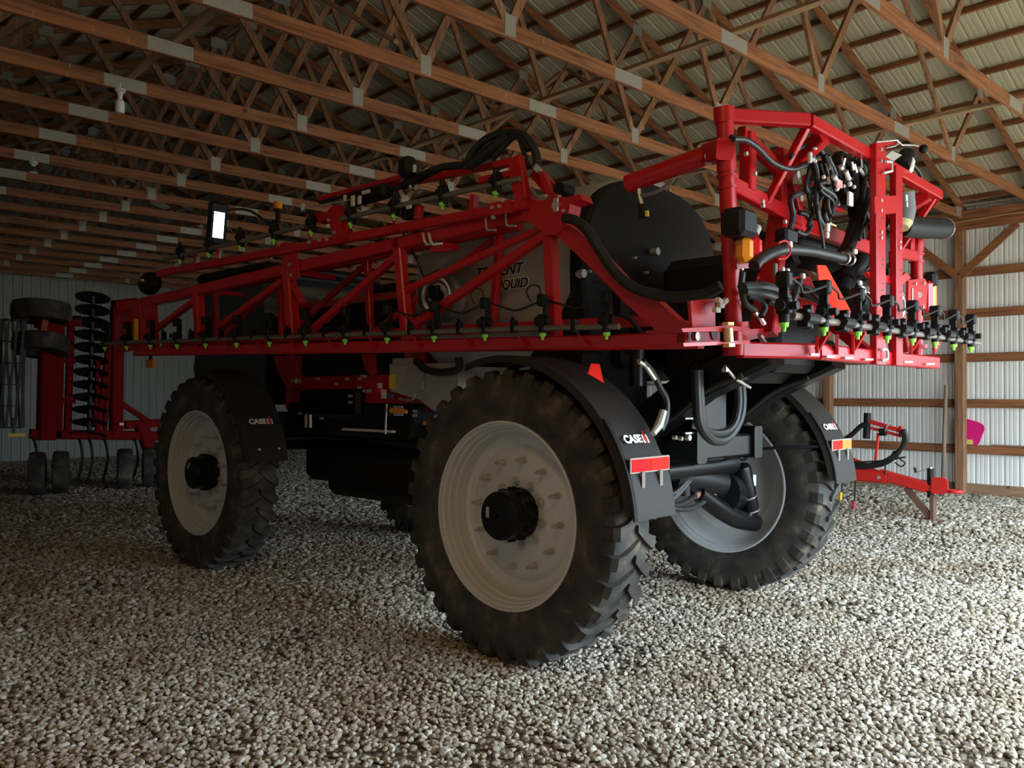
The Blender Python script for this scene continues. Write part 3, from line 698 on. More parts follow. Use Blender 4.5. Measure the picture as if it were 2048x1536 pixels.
# accumulator bottle and wheel leg by the far rear wheel
pt, pb = L(1481, 928, 1, -0.45), L(1506, 1050, 1, -0.45)
d = pb-pt
m_ = MB()
m_.tube([pt, pt+d*0.03, pt+d*0.07, pt+d*0.72], [0.035, 0.075, 0.086, 0.086], 20); acc = part('suspension_strut', m_, BLK, SP, 'shiny black suspension cylinder')
for f in (0.50, 0.72):
    m_ = MB(); m_.cyl(pt+d*f, pt+d*(f+0.02), 0.092, n=20); part('strut_band', m_, CHROME, acc)
m_ = MB(); m_.tube([pt+d*0.74, pt+d*1.0], [0.068, 0.055], 16); m_.cyl(pt+d*0.95+V3((-0.09, 0, 0)), pt+d*0.95+V3((0.09, 0, 0)), 0.055, n=14); part('strut_foot', m_, BLK, acc)
m_ = MB(); m_.box(pt+d*0.26+V3((0.045, -0.078, 0)), (0.055, 0.01, 0.10)); part('warning_label', m_, WHITE, acc)
m_ = MB(); m_.box(pt+V3((0.0, 0, 0.08)), (0.12, 0.10, 0.10), ch=0.02); m_.cyl(pt+V3((0.04, 0, 0.12)), pt+V3((0.04, 0, 0.17)), 0.03, n=8); part('strut_cap', m_, BLK, acc)
m_ = MB(); m_.tube([pt+V3((0.05, -0.02, 0.12)), L(1560, 895, 1, -0.75), L(1640, 893, 1, -1.0)], 0.014, 8); part('tie_rod', m_, BLK, SP)
# axle housing pieces seen between the wheels
m_ = MB(); m_.cyl(L(1330, 948, 1, -0.42), L(1430, 965, 1, -0.42), 0.15, n=20); m_.cyl(L(1436, 985, 1, -0.44), L(1470, 985, 1, -0.2), 0.19, n=20); m_.box(L(1455, 1000, 1, -0.30), (0.30, 0.2, 0.3), ch=0.06)
m_.cyl(L(1424, 890, 1, -0.45), L(1424, 930, 1, -0.45), 0.13, n=20)
m_.tube([L(1395, 985, 1, -0.5), L(1430, 1012, 1, -0.5), L(1470, 1036, 1, -0.48), L(1508, 1046, 1, -0.46)], [0.07, 0.08, 0.085, 0.08], 12, 5); part('wheel_leg', m_, BLK, SP)
m_ = MB(); m_.cyl(L(1365, 945, 1, -0.5), L(1366, 990, 1, -0.5), 0.06, n=16); part('damper', m_, BLK, SP)
for x, y in ((1418, 968), (1441, 975)):
    c = L(x, y, 1, -0.48); dv = L(x-28, y+26, 1, -0.52)-c
    m_ = MB(); m_.cyl(c+V3((0, -0.03, 0)), c+V3((0, 0.04, 0)), 0.034, n=8); m_.tube([c, c+dv*0.5], 0.018, 8); part('hose_fitting', m_, CHROME, SP)
    m_ = MB(); m_.tube([c+dv*0.45, c+dv*1.0], 0.026, 10); part('rusty_ferrule', m_, plain('rusty_ferrule', (0.25, 0.12, 0.07), 0.6), SP)
    m_ = MB(); m_.tube([c+dv*0.9, L(x-62, y+42, 1, -0.6), L(x-105, y+38, 1, -0.7), L(x-135, y+10, 1, -0.7)], 0.022, 9, 5); part('hydraulic_hose', m_, HOSE, SP)
for pts in (((1385, 950), (1350, 985), (1300, 1010)), ((1395, 942), (1345, 1000), (1290, 1015)), ((1375, 960), (1330, 1010), (1280, 1000))):
    m_ = MB(); m_.tube([L(x, y, 1, -0.55) for x, y in pts], 0.018, 8, 5); part('hydraulic_hose', m_, HOSE, SP)
# hanging U-shaped hose loops below the rack
for r_, off in ((0.036, 0), (0.030, 14)):
    m_ = MB(); m_.tube([L(x, y, 1, -1.05) for x, y in ((1392+off/2, 740), (1394+off/2, 800), (1400+off/2, 850), (1425, 880-off), (1455, 876-off), (1478-off/2, 840), (1484-off/2, 800), (1480-off/2, 755))], r_, 10, 5); part('hose_loop', m_, HOSE, SP)
m_ = MB(); m_.tube([L(x, y, 1, -1.0) for x, y in ((1285, 722), (1305, 745), (1320, 775), (1333, 800), (1332, 835), (1322, 860))], 0.022, 9, 5); part('grease_hose', m_, HOSE, SP)
m_ = MB(); m_.tube([L(x, y, 1, -1.0) for x, y in ((1277, 722), (1290, 730), (1302, 748), (1309, 758))], 0.018, 8); part('hose_fitting', m_, CHROME, SP)
m_ = MB(); m_.tube([L(x, y, 1, -1.05) for x, y in ((1327, 822), (1318, 850), (1306, 868))], [0.026, 0.03, 0.02], 10); part('hose_sleeve', m_, TANKM, SP)
m_ = MB(); m_.tube([L(x, y, 1, -1.3) for x, y in ((1450, 733), (1470, 757), (1500, 775))], 0.012, 8); part('hose_fitting', m_, CHROME, SP)
for x, y0_, y1_, r_ in ((1274, 730, 772, 0.055), (1426, 750, 880, 0.075)):
    m_ = MB(); m_.cyl(L(x, y0_-30, 1, -0.7), L(x, y1_, 1, -0.7), r_, n=20); part('lift_ram', m_, BLK, SP)
m_ = MB(); m_.cyl(L(1458, 855, 1, -0.62)+V3((0, 0, -0.05)), L(1458, 838, 1, -0.62), 0.05, n=16); part('side_marker', m_, AMBER, SP)
# slow-moving-vehicle reflectors low on the frame
m_ = MB(); m_.prism([L(x, y, 1, -0.72) for x, y in ((1183, 727), (1199, 728), (1208, 766), (1176, 747))], (0, 0.006, 0)); part('red_marker_plate', m_, RTAPE, SP, 'bright red marker above the near fender')
m_ = MB(); m_.prism([L(x, y, 1, -1.0) for x, y in ((1562, 735), (1578, 722), (1590, 765), (1572, 762))], (0, 0.006, 0)); part('red_marker_plate', m_, RTAPE, SP)

# --- boxes and plumbing along the near side below the boom
def lbox(x0, y0, x1, y1, xl, depth, mat, name, ch=0.02, lab=None, parent=None):
    a, b2 = L(x0, y0, 0, xl), L(x1, y1, 0, xl)
    lo, hi = np.minimum(a, b2), np.maximum(a, b2)
    m_ = MB(); m_.box(((xl+depth/2), (lo[1]+hi[1])/2, (lo[2]+hi[2])/2), (depth, hi[1]-lo[1], hi[2]-lo[2]), ch=ch); return part(name, m_, mat, parent or SP, lab)
m_ = MB(); m_.prism([L(x, y, 0, -0.85) for x, y in ((779, 728), (916, 726), (916, 790), (868, 822), (840, 800), (781, 782))], (0.6, 0, 0)); sump = part('rinse_tank', m_, TANKM, SP, 'small taupe tank below the boom')
m_ = MB(); m_.tube([L(x, y, 0, -0.92) for x, y in ((832, 722), (850, 738), (880, 745), (916, 738), (918, 715))], 0.035, 10, 5); part('suction_hose', m_, HOSE, SP)
lbox(778, 750, 790, 777, -0.86, 0.01, YEL, 'warning_label', 0.0, parent=sump)
lbox(785, 717, 826, 728, -0.88, 0.01, SILVER, 'tank_bracket', 0.0)
lbox(843, 745, 846, 779, -0.88, 0.02, CHROME, 'steel_strip', 0.0)
lbox(602, 715, 722, 775, -0.75, 0.7, PLASTIC, 'battery_box'); lbox(596, 778, 715, 838, -0.85, 0.6, BLK, 'fuel_tank', 0.04)
lbox(690, 712, 745, 850, -0.7, 0.5, PLASTIC, 'pump_housing', 0.05); lbox(742, 812, 770, 838, -0.78, 0.3, PLASTIC, 'valve_box', 0.02)
lbox(683, 856, 784, 866, -0.95, 0.05, WHITE, 'step_edge', 0.004, 'pale step edge below the pump')
lbox(770, 835, 845, 900, -0.6, 0.4, BLK, 'hydraulic_pump', 0.06)
m_ = MB(); m_.tube([L(x, y, 0, -0.95) for x, y in ((774, 808), (772, 840), (771, 868))], 0.010, 8); part('shift_lever', m_, ZINC, SP)
m_ = MB(); m_.tube([L(x, y, 0, -0.9) for x, y in ((832, 785), (826, 798), (815, 801), (797, 797))], 0.010, 8, 3); part('grab_handle', m_, CHROME, SP)
lbox(787, 812, 805, 832, -0.93, 0.01, WHITE, 'tag_plate', 0.0); m_ = MB(); m_.tube([L(x, y, 0, -0.96) for x, y in ((783, 821), (798, 821), (813, 824))], [0.03, 0.028, 0.018], 10); part('valve_handle', m_, ORNG, SP)
lbox(856, 838, 867, 857, -0.93, 0.01, WHITE, 'tag_plate', 0.0); m_ = MB(); c = L(861, 847, 0, -0.96); m_.cyl(c, c+V3((0.03, 0, 0)), 0.035, n=10); m_.box(c+V3((0, 0.05, 0)), (0.02, 0.08, 0.03)); part('valve_handle', m_, ORNG, SP)
lbox(755, 766, 763, 777, -0.86, 0.01, WHITE, 'tag_plate', 0.0); lbox(755, 777, 762, 785, -0.86, 0.03, RTAPE, 'red_cap', 0.0); lbox(762, 779, 771, 797, -0.87, 0.01, WHITE, 'tag_plate', 0.0); lbox(772, 788, 782, 796, -0.86, 0.03, BLUET, 'blue_cap', 0.0)
for x, y in ((670, 768), (691, 758), (716, 758), (726, 753), (716, 775), (697, 792), (697, 805), (727, 782), (735, 782), (813, 740), (827, 822), (826, 831), (870, 833), (632, 758), (596, 827), (640, 837), (722, 752)):
    m_ = MB(); c = L(x, y, 0, -0.93); m_.cyl(c, c+V3((0.04, 0, 0)), 0.015, n=8); part('bolt', m_, ZINC, SP)
for x in (612, 621):
    m_ = MB(); m_.cyl(L(x, 829, 0, -0.93), L(x, 855, 0, -0.93), 0.018, n=8); part('filter_stem', m_, ZINC, SP)
m_ = MB(); m_.prism([L(x, y, 0, -0.80) for x, y in ((548, 712), (602, 712), (602, 770), (592, 780), (574, 778), (552, 735))], (0.05, 0, 0)); part('red_side_panel', m_, RED, SP)
m_ = MB(); m_.prism([L(x, y, 0, -0.80) for x, y in ((722, 708), (752, 708), (752, 748), (742, 752), (730, 738))], (0.05, 0, 0)); part('red_side_panel', m_, RED, SP)
m_ = MB(); c = L(592, 762, 0, -0.86); m_.cyl(c, c+V3((0.05, 0, 0)), 0.03, n=10); m_.cyl(c+V3((0, 0.09, 0)), c, 0.015, n=8); part('drain_fitting', m_, YZINC, SP)
# guide wheel behind the boom
cw = B(884, 592, 0.42)
m_ = MB(); m_.lathe([(0.11, -0.06), (0.15, -0.075), (0.20, -0.07), (0.215, -0.03), (0.215, 0.03), (0.20, 0.07), (0.15, 0.075), (0.11, 0.06)], cw, (1, 0.15, 0.05), 32, close=True); gw = part('boom_guide_tyre', m_, TYRE, SP, 'small tyre with white rim behind the boom')
m_ = MB(); m_.lathe([(0.152, -0.076), (0.146, -0.086), (0.130, -0.080), (0.120, -0.045), (0.05, -0.035)], cw, (1, 0.15, 0.05), 32); part('guide_rim', m_, WHITE, gw)
m_ = MB(); m_.cyl(cw+V3((-0.09, 0, 0)), cw+V3((0.08, 0, 0)), 0.05, n=12); m_.box(cw+V3((-0.075, 0.01, 0.03)), (0.05, 0.11, 0.10), ch=0.01); part('guide_hub', m_, BLK, gw)

# ------------------------------------------------------------------ near boom (folded forward along the machine)
OB = 0.10
def bbeam(p, q, wd, ht, name, mat=RED, off=OB, parent=None, lab=None):
    m_ = MB(); m_.beam(B(*p, off), B(*q, off), wd, ht, up=tuple(BN)); return part(name, m_, mat, parent or boom, lab)
m_ = MB(); m_.beam(B(1402, 681, OB), B(275, 703, OB), 0.10, 0.095, up=tuple(BN)); boom = part('near_boom', m_, RED, SP, 'red folded spray boom on the near side')
bbeam((1075, 424), (252, 614), 0.10, 0.085, 'top_chord')
bbeam((1099, 455), (1111, 682), 0.085, 0.085, 'upright'); bbeam((797, 478), (816, 690), 0.085, 0.085, 'upright')
bbeam((574, 488), (587, 668), 0.10, 0.10, 'upright'); bbeam((395, 580), (403, 690), 0.09, 0.10, 'upright'); bbeam((284, 610), (288, 700), 0.09, 0.09, 'upright')
bbeam((1082, 458), (812, 580), 0.05, 0.055, 'brace', off=OB+0.03); bbeam((1092, 470), (826, 652), 0.06, 0.07, 'brace')
bbeam((795, 512), (622, 662), 0.055, 0.065, 'brace'); bbeam((568, 562), (437, 655), 0.055, 0.07, 'brace'); bbeam((392, 600), (300, 668), 0.05, 0.07, 'brace'); bbeam((586, 568), (607, 606), 0.04, 0.06, 'brace')
bbeam((812, 582), (830, 572), 0.05, 0.05, 'brace_lug')
# inner half of the box truss, seen through the near half
OI = OB+0.55
bbeam((1340, 640), (330, 688), 0.08, 0.08, 'inner_chord', off=OI); bbeam((1040, 450), (330, 600), 0.08, 0.08, 'inner_chord', off=OI)
for p, q in (((1000, 470), (985, 660)), ((735, 520), (742, 672)), ((560, 556), (565, 680)), ((430, 585), (436, 684))):
    bbeam(p, q, 0.06, 0.06, 'inner_upright', off=OI)
for p, q in (((985, 480), (745, 668)), ((730, 530), (568, 676)), ((556, 566), (438, 680))): bbeam(p, q, 0.05, 0.05, 'inner_brace', off=OI)
for x, y in ((815, 688), (586, 694), (403, 698), (1110, 684), (822, 476), (574, 542), (395, 580)):
    a = B(x, y, OB); m_ = MB(); m_.beam(a, a+BN*0.55, 0.05, 0.05); part('cross_tie', m_, RED, boom)
# rear gusset: star plate, tapered strut, hinge block
def bplate(pts, off, th, name, mat=RED, parent=None):
    m_ = MB(); m_.prism([B(x, y, off) for x, y in pts], BN*th); return part(name, m_, mat, parent or boom)
star = bplate(((1044, 392), (1052, 386), (1060, 398), (1075, 402), (1090, 400), (1108, 385), (1118, 395), (1135, 394), (1160, 388), (1164, 400), (1140, 408), (1137, 425), (1132, 452), (1120, 462), (1112, 470), (1090, 470), (1062, 446), (1045, 440), (1041, 412)), OB-0.07, 0.14, 'star_gusset')
bplate(((1111, 468), (1120, 438), (1157, 463), (1205, 510), (1260, 570), (1316, 602), (1366, 648), (1392, 680), (1330, 695), (1306, 655), (1250, 606), (1180, 535)), OB-0.05, 0.10, 'taper_strut')
bplate(((1306, 655), (1366, 640), (1395, 660), (1395, 690), (1330, 696), (1300, 686), (1310, 668)), OB-0.055, 0.11, 'strut_foot')
bplate(((1060, 352), (1072, 330), (1112, 372), (1116, 392), (1106, 400), (1095, 395)), OB+0.02, 0.05, 'hook_plate')
bbeam((1085, 348), (1105, 396), 0.05, 0.05, 'hook_strut', off=OB-0.02)
m_ = MB(); c = B(1117, 376, OB-0.04); m_.cyl(c, c+BN*0.14, 0.045, n=16); part('rubber_stop', m_, PLASTIC, boom)
m_ = MB(); c = B(1112, 410, OB-0.085); m_.box(c, (0.02, 0.05, 0.10), ch=0.008); m_.cyl(c-BN*0.01, c+BN*0.02, 0.03, n=12); part('pivot_pin', m_, CHROME, boom)
for x, y in ((1125, 421), (1062, 372), (1092, 391), (1117, 392)):
    m_ = MB(); c = B(x, y, OB-0.085); m_.cyl(c, c+BN*0.02, 0.012, n=8); part('bolt', m_, ZINC, boom)
# latch rods on the top chord
for x, y in ((970, 430), (1010, 422)):
    m_ = MB(); m_.tube([B(x, y-8, OB-0.07), B(x+3, y+26, OB-0.07), B(x+5, y+30, OB-0.07), B(x+22, y+30, OB-0.07)], 0.008, 8); part('latch_rod', m_, ZINC, boom)
for x in (846, 858):
    m_ = MB(); m_.tube([B(x, 466, OB-0.07), B(x+4, 484, OB-0.07), B(x+8, 489, OB-0.06), B(x+26, 487, OB+0.02)], 0.012, 8); part('u_bolt', m_, ZINC, boom)
bplate(((858, 492), (892, 494), (900, 501), (862, 504)), OB-0.02, 0.05, 'rest_pad')
# clamp on the third upright
bplate(((566, 487), (590, 485), (598, 555), (578, 560)), OB-0.075, 0.02, 'clamp_plate')
for x, y in ((575, 498), (577, 529), (580, 550)):
    m_ = MB(); c = B(x, y, OB-0.09); m_.cyl(c, c+BN*0.02, 0.014, n=8); part('bolt', m_, ZINC, boom)
# boom tip
bplate(((262, 612), (300, 600), (306, 690), (268, 702), (258, 660)), OB-0.04, 0.08, 'tip_plate'); bplate(((232, 640), (258, 616), (262, 700), (236, 705)), OB+0.1, 0.06, 'breakaway_plate')
m_ = MB(); m_.box((B(272, 660, OB-0.07)), (0.03, 0.05, 0.24)); part('yellow_reflector', m_, YEL, boom)
m_ = MB(); c = B(301, 727, OB); m_.box(c, (0.03, 0.18, 0.09), ch=0.004); led = part('marker_lamp', m_, ORLED, boom)
for i in range(5):
    m_ = MB(); m_.box(c+V3((-0.017, -0.09+0.036*i+0.018, 0)), (0.004, 0.003, 0.09)); part('lamp_divider', m_, PLASTIC, led)
m_ = MB(); m_.cyl(B(301, 705, OB), B(301, 722, OB), 0.02, n=8); part('lamp_stem', m_, PLASTIC, boom)
m_ = MB(); c = B(300, 567, OB+0.05); m_.ball(c, 0.16, 16, (0.6, 1.3, 0.8)); part('tip_float', m_, PLASTIC, boom); m_ = MB(); m_.box(c+V3((-0.1, -0.03, 0.02)), (0.02, 0.06, 0.03)); part('tip_lens', m_, CHROME, boom)

# --- nozzle line along the bottom chord
NB = [(1213, 675), (1085, 676), (970, 678), (868, 681), (774, 684), (690, 686.5), (611, 689), (539, 691), (473, 693), (411, 694), (354, 695.5), (301, 696), (253.5, 698), (210, 700)]
def tube_part(pts, r, name, mat, parent, k=0, n=10, lab=None):
    m_ = MB(); m_.tube(pts, r, n, k); return part(name, m_, mat, parent, lab)
tube_part([B(x, y) for x, y in ((1238, 653), (1042, 657), (840, 664.5), (500, 676), (250, 685), (200, 688))], 0.020, 'spray_tube', TUBE, boom)
nb = MB(); nb.box((0, 0, 0.0), (0.075, 0.05, 0.085), ch=0.008); nb.cyl((0, 0, -0.04), (0, 0, -0.085), 0.028, n=12); nb.box((0.01, -0.02, 0.075), (0.05, 0.022, 0.09), ch=0.004)
nb.box((0.0, 0, 0.14), (0.075, 0.06, 0.08), ch=0.01); nb.cyl((-0.04, 0, 0), (-0.075, 0, 0), 0.022, n=10); nb.cyl((0, -0.055, 0), (0, 0.055, 0), 0.028, n=12)
NBM = nb.mesh('nozzle_body', PLASTIC)
nt_ = MB(); nt_.cyl((0, 0, -0.078), (0, 0, -0.108), 0.026, 0.022, 10); nt_.cyl((0, 0, -0.108), (0, 0, -0.132), 0.013, 0.010, 8); NTM = nt_.mesh('nozzle_tip', LIME)
nb2 = MB(); nb2.box((0, 0, 0.0), (0.07, 0.045, 0.08), ch=0.008); nb2.cyl((0, 0, -0.04), (0, 0, -0.085), 0.026, n=12); nb2.box((0.01, -0.025, -0.02), (0.045, 0.018, 0.15), ch=0.004); nb2.cyl((0, -0.05, 0), (0, 0.05, 0), 0.027, n=12); nb2.cyl((0, 0, 0.04), (0, 0, 0.09), 0.02, n=10)
NBM2 = nb2.mesh('nozzle_body', PLASTIC)
def nozzle(p, parent, rz, full=True):
    o = obj('nozzle_body', NBM if full else NBM2, parent); o.location = tuple(p+V3((0, 0, 0.118))); o.rotation_euler = (0, 0, rz)
    obj('nozzle_tip', NTM, o, 'lime green spray tip') if parent.parent is None else obj('nozzle_tip', NTM, o)
for x, y in NB: nozzle(B(x, y), SP, BA)
for (x, y), (x2, y2) in zip(NB[:4], NB[1:5]):
    a, b_ = B(x, y)+V3((0.03, 0, 0.27)), B(x2, y2)+V3((0.03, 0, 0.27)); tube_part([a, a*0.75+b_*0.25+V3((0, 0, -0.04)), (a+b_)/2+V3((0, 0, -0.07)), a*0.25+b_*0.75+V3((0, 0, -0.04)), b_], 0.008, 'nozzle_cable', HOSE, boom, 4, 6)
for x, y in NB[:3]:
    a = B(x, y)+V3((0, 0.05, 0.30)); tube_part([a+V3((0, -0.03, -0.03)), a+V3((0, -0.02, 0.05)), a+V3((0, 0.05, 0.07)), a+V3((0, 0.10, 0.03)), a+V3((0, 0.06, -0.04))], 0.006, 'nozzle_cable', HOSE, boom, 4, 6)
for (x, y), (x2, y2) in zip(NB[:11], NB[1:12]):
    p = B((x+x2)/2, (y+y2)/2-24); m_ = MB(); m_.box(p, (0.05, 0.035, 0.09), ch=0.004); m_.tube([p+V3((0, 0, 0.05)), p+V3((-0.02, 0, 0.06))], 0.01, 6); part('tube_clamp', m_, BLK, boom)
    m_ = MB(); a = p+V3((0.02, 0, -0.04)); m_.prism([a, a+V3((0, -0.10, -0.10)), a+V3((0, -0.05, -0.10))], BN*0.012); part('clamp_strut', m_, RED, boom)
# hose that swings from the boom to the mast
tube_part([B(x, y, -0.02) for x, y in ((1128, 436), (1150, 441), (1172, 458), (1196, 494), (1225, 538), (1262, 572), (1310, 590), (1360, 594), (1410, 588), (1442, 572))], 0.034, 'swing_hose', HOSE, SP, 5, 14, 'thick black hose sagging from boom to mast')
tube_part([B(x, y, 0.3) for x, y in ((1240, 630), (1262, 640), (1278, 660), (1290, 672))], 0.016, 'drop_hose', HOSE, SP, 4)

# --- outer boom section folded back on top of the inner one
OU = 0.02
up = part('outer_boom', MB().beam(B(1060, 408, OU), B(318, 548, OU), 0.07, 0.07, up=tuple(BN)), RED, SP, 'red outer boom section folded back above the inner boom')
m_ = MB(); m_.beam(B(1040, 320, OU+0.25), B(640, 402, OU+0.25), 0.05, 0.05); m_.beam(B(812, 352, OU+0.15), B(640, 398, OU+0.15), 0.04, 0.04); part('upper_rail', m_, RED, up)
m_ = MB(); m_.beam(B(1032, 316, OU), B(1046, 402, OU), 0.11, 0.07, up=tuple(BN)); part('end_frame', m_, RED, up)
m_ = MB(); m_.beam(B(990, 333, OU), B(1030, 322, OU), 0.06, 0.05); m_.beam(B(1036, 345, OU), B(960, 362, OU), 0.05, 0.05); part('end_bracket', m_, RED, up)
m_ = MB(); m_.prism([B(x, y, OU-0.05) for x, y in ((652, 425), (668, 408), (682, 420), (684, 452), (694, 474), (682, 480), (668, 476), (658, 446))], BN*0.10); part('knuckle_plate', m_, RED, up)
m_ = MB(); m_.prism([B(x, y, OU-0.02) for x, y in ((612, 428), (650, 424), (655, 438), (640, 446), (615, 442))], BN*0.08); part('knuckle_lug', m_, RED, up)
m_ = MB(); m_.prism([B(x, y, OU-0.06) for x, y in ((974, 408), (1020, 398), (1024, 424), (978, 432))], BN*0.02); part('rest_bracket', m_, RED, up)
for x, y in ((983, 414), (997, 412), (1004, 400), (655, 440), (666, 464), (617, 484), (636, 480), (652, 478), (985, 434)):
    m_ = MB(); c = B(x, y, OU-0.075); m_.cyl(c, c+BN*0.02, 0.014, n=8); part('bolt', m_, ZINC, up)
for p, q in (((840, 412), (836, 438)), ((700, 430), (694, 466)), ((950, 390), (946, 420))):
    m_ = MB(); m_.beam(B(*p, OU), B(*q, OU), 0.05, 0.06, up=tuple(BN)); part('rail_post', m_, RED, up)
for x, y in ((940, 400), (783, 432), (430, 490), (385, 500), (545, 470), (615, 460)):
    m_ = MB(); a = B(x, y, OU-0.045); b_ = B(x+4, y+28, OU-0.045); m_.prism([a, B(x+8, y, OU-0.045), b_], BN*0.012); m_.tube([b_, B(x+18, y+29, OU-0.045)], 0.008, 6); part('tube_stand', m_, RED, up)
NU = [(991, 393), (884, 415), (788, 438), (701, 454), (622, 470), (548, 486), (480, 499), (417, 513), (360, 526)]
tube_part([B(x, y, OU-0.05) for x, y in ((1040, 357), (681, 438))], 0.020, 'spray_tube', TUBE, up); tube_part([B(x, y, OU-0.05) for x, y in ((612, 452), (330, 518))], 0.020, 'spray_tube', TUBE, up)
for x, y in NU: nozzle(B(x, y, OU-0.05), SP, BA, False)
for pts, r_ in ((((932, 338), (945, 305), (975, 277), (1018, 264), (1052, 274), (1071, 305), (1075, 340)), 0.030), (((940, 330), (980, 300), (1020, 272)), 0.045), (((985, 318), (1010, 290), (1036, 270), (1058, 300)), 0.024),
                (((1036, 270), (1046, 300), (1058, 335)), 0.016), (((850, 352), (880, 336), (915, 331), (940, 331)), 0.030), (((690, 392), (740, 382), (800, 375), (850, 355)), 0.020), (((640, 405), (700, 390), (790, 388)), 0.018)):
    tube_part([B(x, y, OU+0.05) for x, y in pts], r_, 'boom_hose', HOSE, up, 6, 12)
tube_part([B(x, y, OU+0.04) for x, y in ((1004, 262), (1012, 257), (1032, 259), (1036, 263))], 0.008, 'red_tie', REDL, up, 3, 6)
for x, y, r_ in ((1075, 337, 0.034), (810, 365, 0.040), (826, 372, 0.040), (848, 350, 0.036), (856, 345, 0.036)):
    c = B(x, y, OU+0.02); d = unit(B(x+10, y-8, OU)-B(x, y, OU)); m_ = MB(); m_.cyl(c-d*0.012, c+d*0.012, r_, n=16); part('hose_clamp', m_, CHROME, up)
m_ = MB(); m_.tube([B(805, 372, OU), B(830, 360, OU), B(860, 345, OU)], 0.034, 12); m_.box(B(815, 335, OU), (0.12, 0.14, 0.16), ch=0.03); m_.box(B(740, 390, OU+0.05), (0.12, 0.5, 0.12), ch=0.03); m_.box(B(825, 425, OU+0.03), (0.1, 0.2, 0.10), ch=0.02); part('flow_valve', m_, PLASTIC, up)
for x, y, sx, sz in ((706, 402, 0.045, 0.09), (719, 400, 0.04, 0.07), (732, 384, 0.10, 0.03), (818, 414, 0.06, 0.03), (829, 337, 0.03, 0.06), (690, 396, 0.03, 0.05)):
    m_ = MB(); m_.box(B(x, y, OU-0.06), (0.02, sx, sz), ch=0.005); part('connector', m_, WHITE, up)
tube_part([B(607, 416, OU), B(700, 400, OU)], 0.006, 'sensor_rod', ZINC, up, 0, 6)
m_ = MB(); m_.ball(B(606, 412, OU), 0.03, 10); m_.ball(B(606, 418, OU), 0.025, 10); part('rod_end', m_, ZINC, up)
tube_part([B(x, y, OB+0.15) for x, y in ((800, 455), (825, 500), (850, 560))], 0.010, 'cable_stay', HOSE, up)

# ------------------------------------------------------------------ rear rack (mast plane YM, rear plane YR)
YM, YR = -1.72, -2.0
mt, mbm = L(1448, 216, 1, YM), L(1470, 700, 1, YM)
XMR = 1.62
rack = part('boom_rack', MB().beam((-1.22, YR, 3.50), (1.25, YR, 3.50), 0.07, 0.075), RED, SP, 'red rear boom rack')
def rbeam(p, q, wd, ht, name, mat=RED, upv=(0, 0, 1), lab=None):
    m_ = MB(); m_.beam(p, q, wd, ht, up=upv); return part(name, m_, mat, rack, lab)
def rplate(pts, y, th, name, mat=RED):
    m_ = MB(); m_.prism([L(a, b_, 1, y) for a, b_ in pts], (0, th, 0)); return part(name, m_, mat, rack)
for sx in (-1, 1):
    top = V3((mt[0], YM, mt[2])) if sx < 0 else V3((XMR, YM, 3.48)); bot = V3((mbm[0], YM, mbm[2])) if sx < 0 else V3((XMR, YM, 2.16))
    m_ = MB(); m_.cyl(bot, top, 0.048, n=24); mast = part('mast', m_, RED, rack, 'tall red mast tube')
    for z0, z1, r_ in ((top[2]-0.085, top[2], 0.06), (top[2]-0.39, top[2]-0.375, 0.062), (top[2]-0.455, top[2]-0.44, 0.062), (top[2]-0.36, top[2]-0.22, 0.056), (bot[2]+0.28, bot[2]+0.29, 0.056), (bot[2]+0.13, bot[2]+0.16, 0.085), (bot[2]-0.03, bot[2]+0.05, 0.07)):
        f0, f1 = (z0-bot[2])/(top[2]-bot[2]), (z1-bot[2])/(top[2]-bot[2])
        m_ = MB(); m_.cyl(bot+(top-bot)*f0, bot+(top-bot)*f1, r_, n=24); part('mast_collar', m_, RED, mast)
    rbeam(top+V3((0.02*-sx, -0.02, -0.045)), (sx*1.23, YR, 3.50), 0.07, 0.075, 'top_arm')
    rbeam(bot+V3((0, -0.03, 0.0)), (sx*1.12, YR, 2.145), 0.09, 0.09, 'bottom_arm')
    rbeam(top+(bot-top)*0.305, (sx*0.55, YM+0.02, 3.03), 0.06, 0.09, 'middle_arm')
    rbeam((sx*1.20, YR+0.02, 3.47), (sx*1.18, YM+0.0, 3.07), 0.04, 0.045, 'rack_brace')
    rbeam((sx*1.42, YM, 3.44), (sx*1.42, YM, 3.10), 0.08, 0.08, 'stub_post'); rbeam((sx*1.50, YM, 3.42), (sx*0.75, YM+0.05, 3.30), 0.05, 0.09, 'rack_gusset')
    rbeam((sx*1.0, YR, 3.46), (sx*0.95, YM, 3.30), 0.08, 0.10, 'rack_gusset')
    # leaning centre-frame plates
    rbeam((sx*0.88, YM+0.05, 3.06), (sx*1.08, YM+0.02, 2.62), 0.09, 0.13, 'frame_leg', upv=(0, 1, 0)); rbeam((sx*1.08, YM+0.02, 2.64), (sx*1.22, YM, 2.25), 0.08, 0.16, 'frame_leg', upv=(0, 1, 0))
    rbeam((sx*0.95, YM+0.02, 3.45), (sx*0.95, YM+0.02, 3.06), 0.07, 0.07, 'frame_post')
    rbeam((sx*0.78, YM+0.03, 3.25), (sx*0.62, YM+0.03, 2.95), 0.06, 0.09, 'frame_lug', upv=(0, 1, 0))
rbeam((-1.12, YR, 2.145), (1.13, YR, 2.145), 0.085, 0.095, 'bottom_beam'); rbeam((-0.9, YM+0.03, 3.02), (0.9, YM+0.03, 3.02), 0.07, 0.10, 'cross_beam'); rbeam((-0.8, YM+0.03, 2.45), (0.8, YM+0.03, 2.45), 0.07, 0.14, 'cross_beam'); rbeam((-0.55, YM+0.02, 3.33), (0.3, YM+0.02, 3.36), 0.07, 0.08, 'cross_beam')
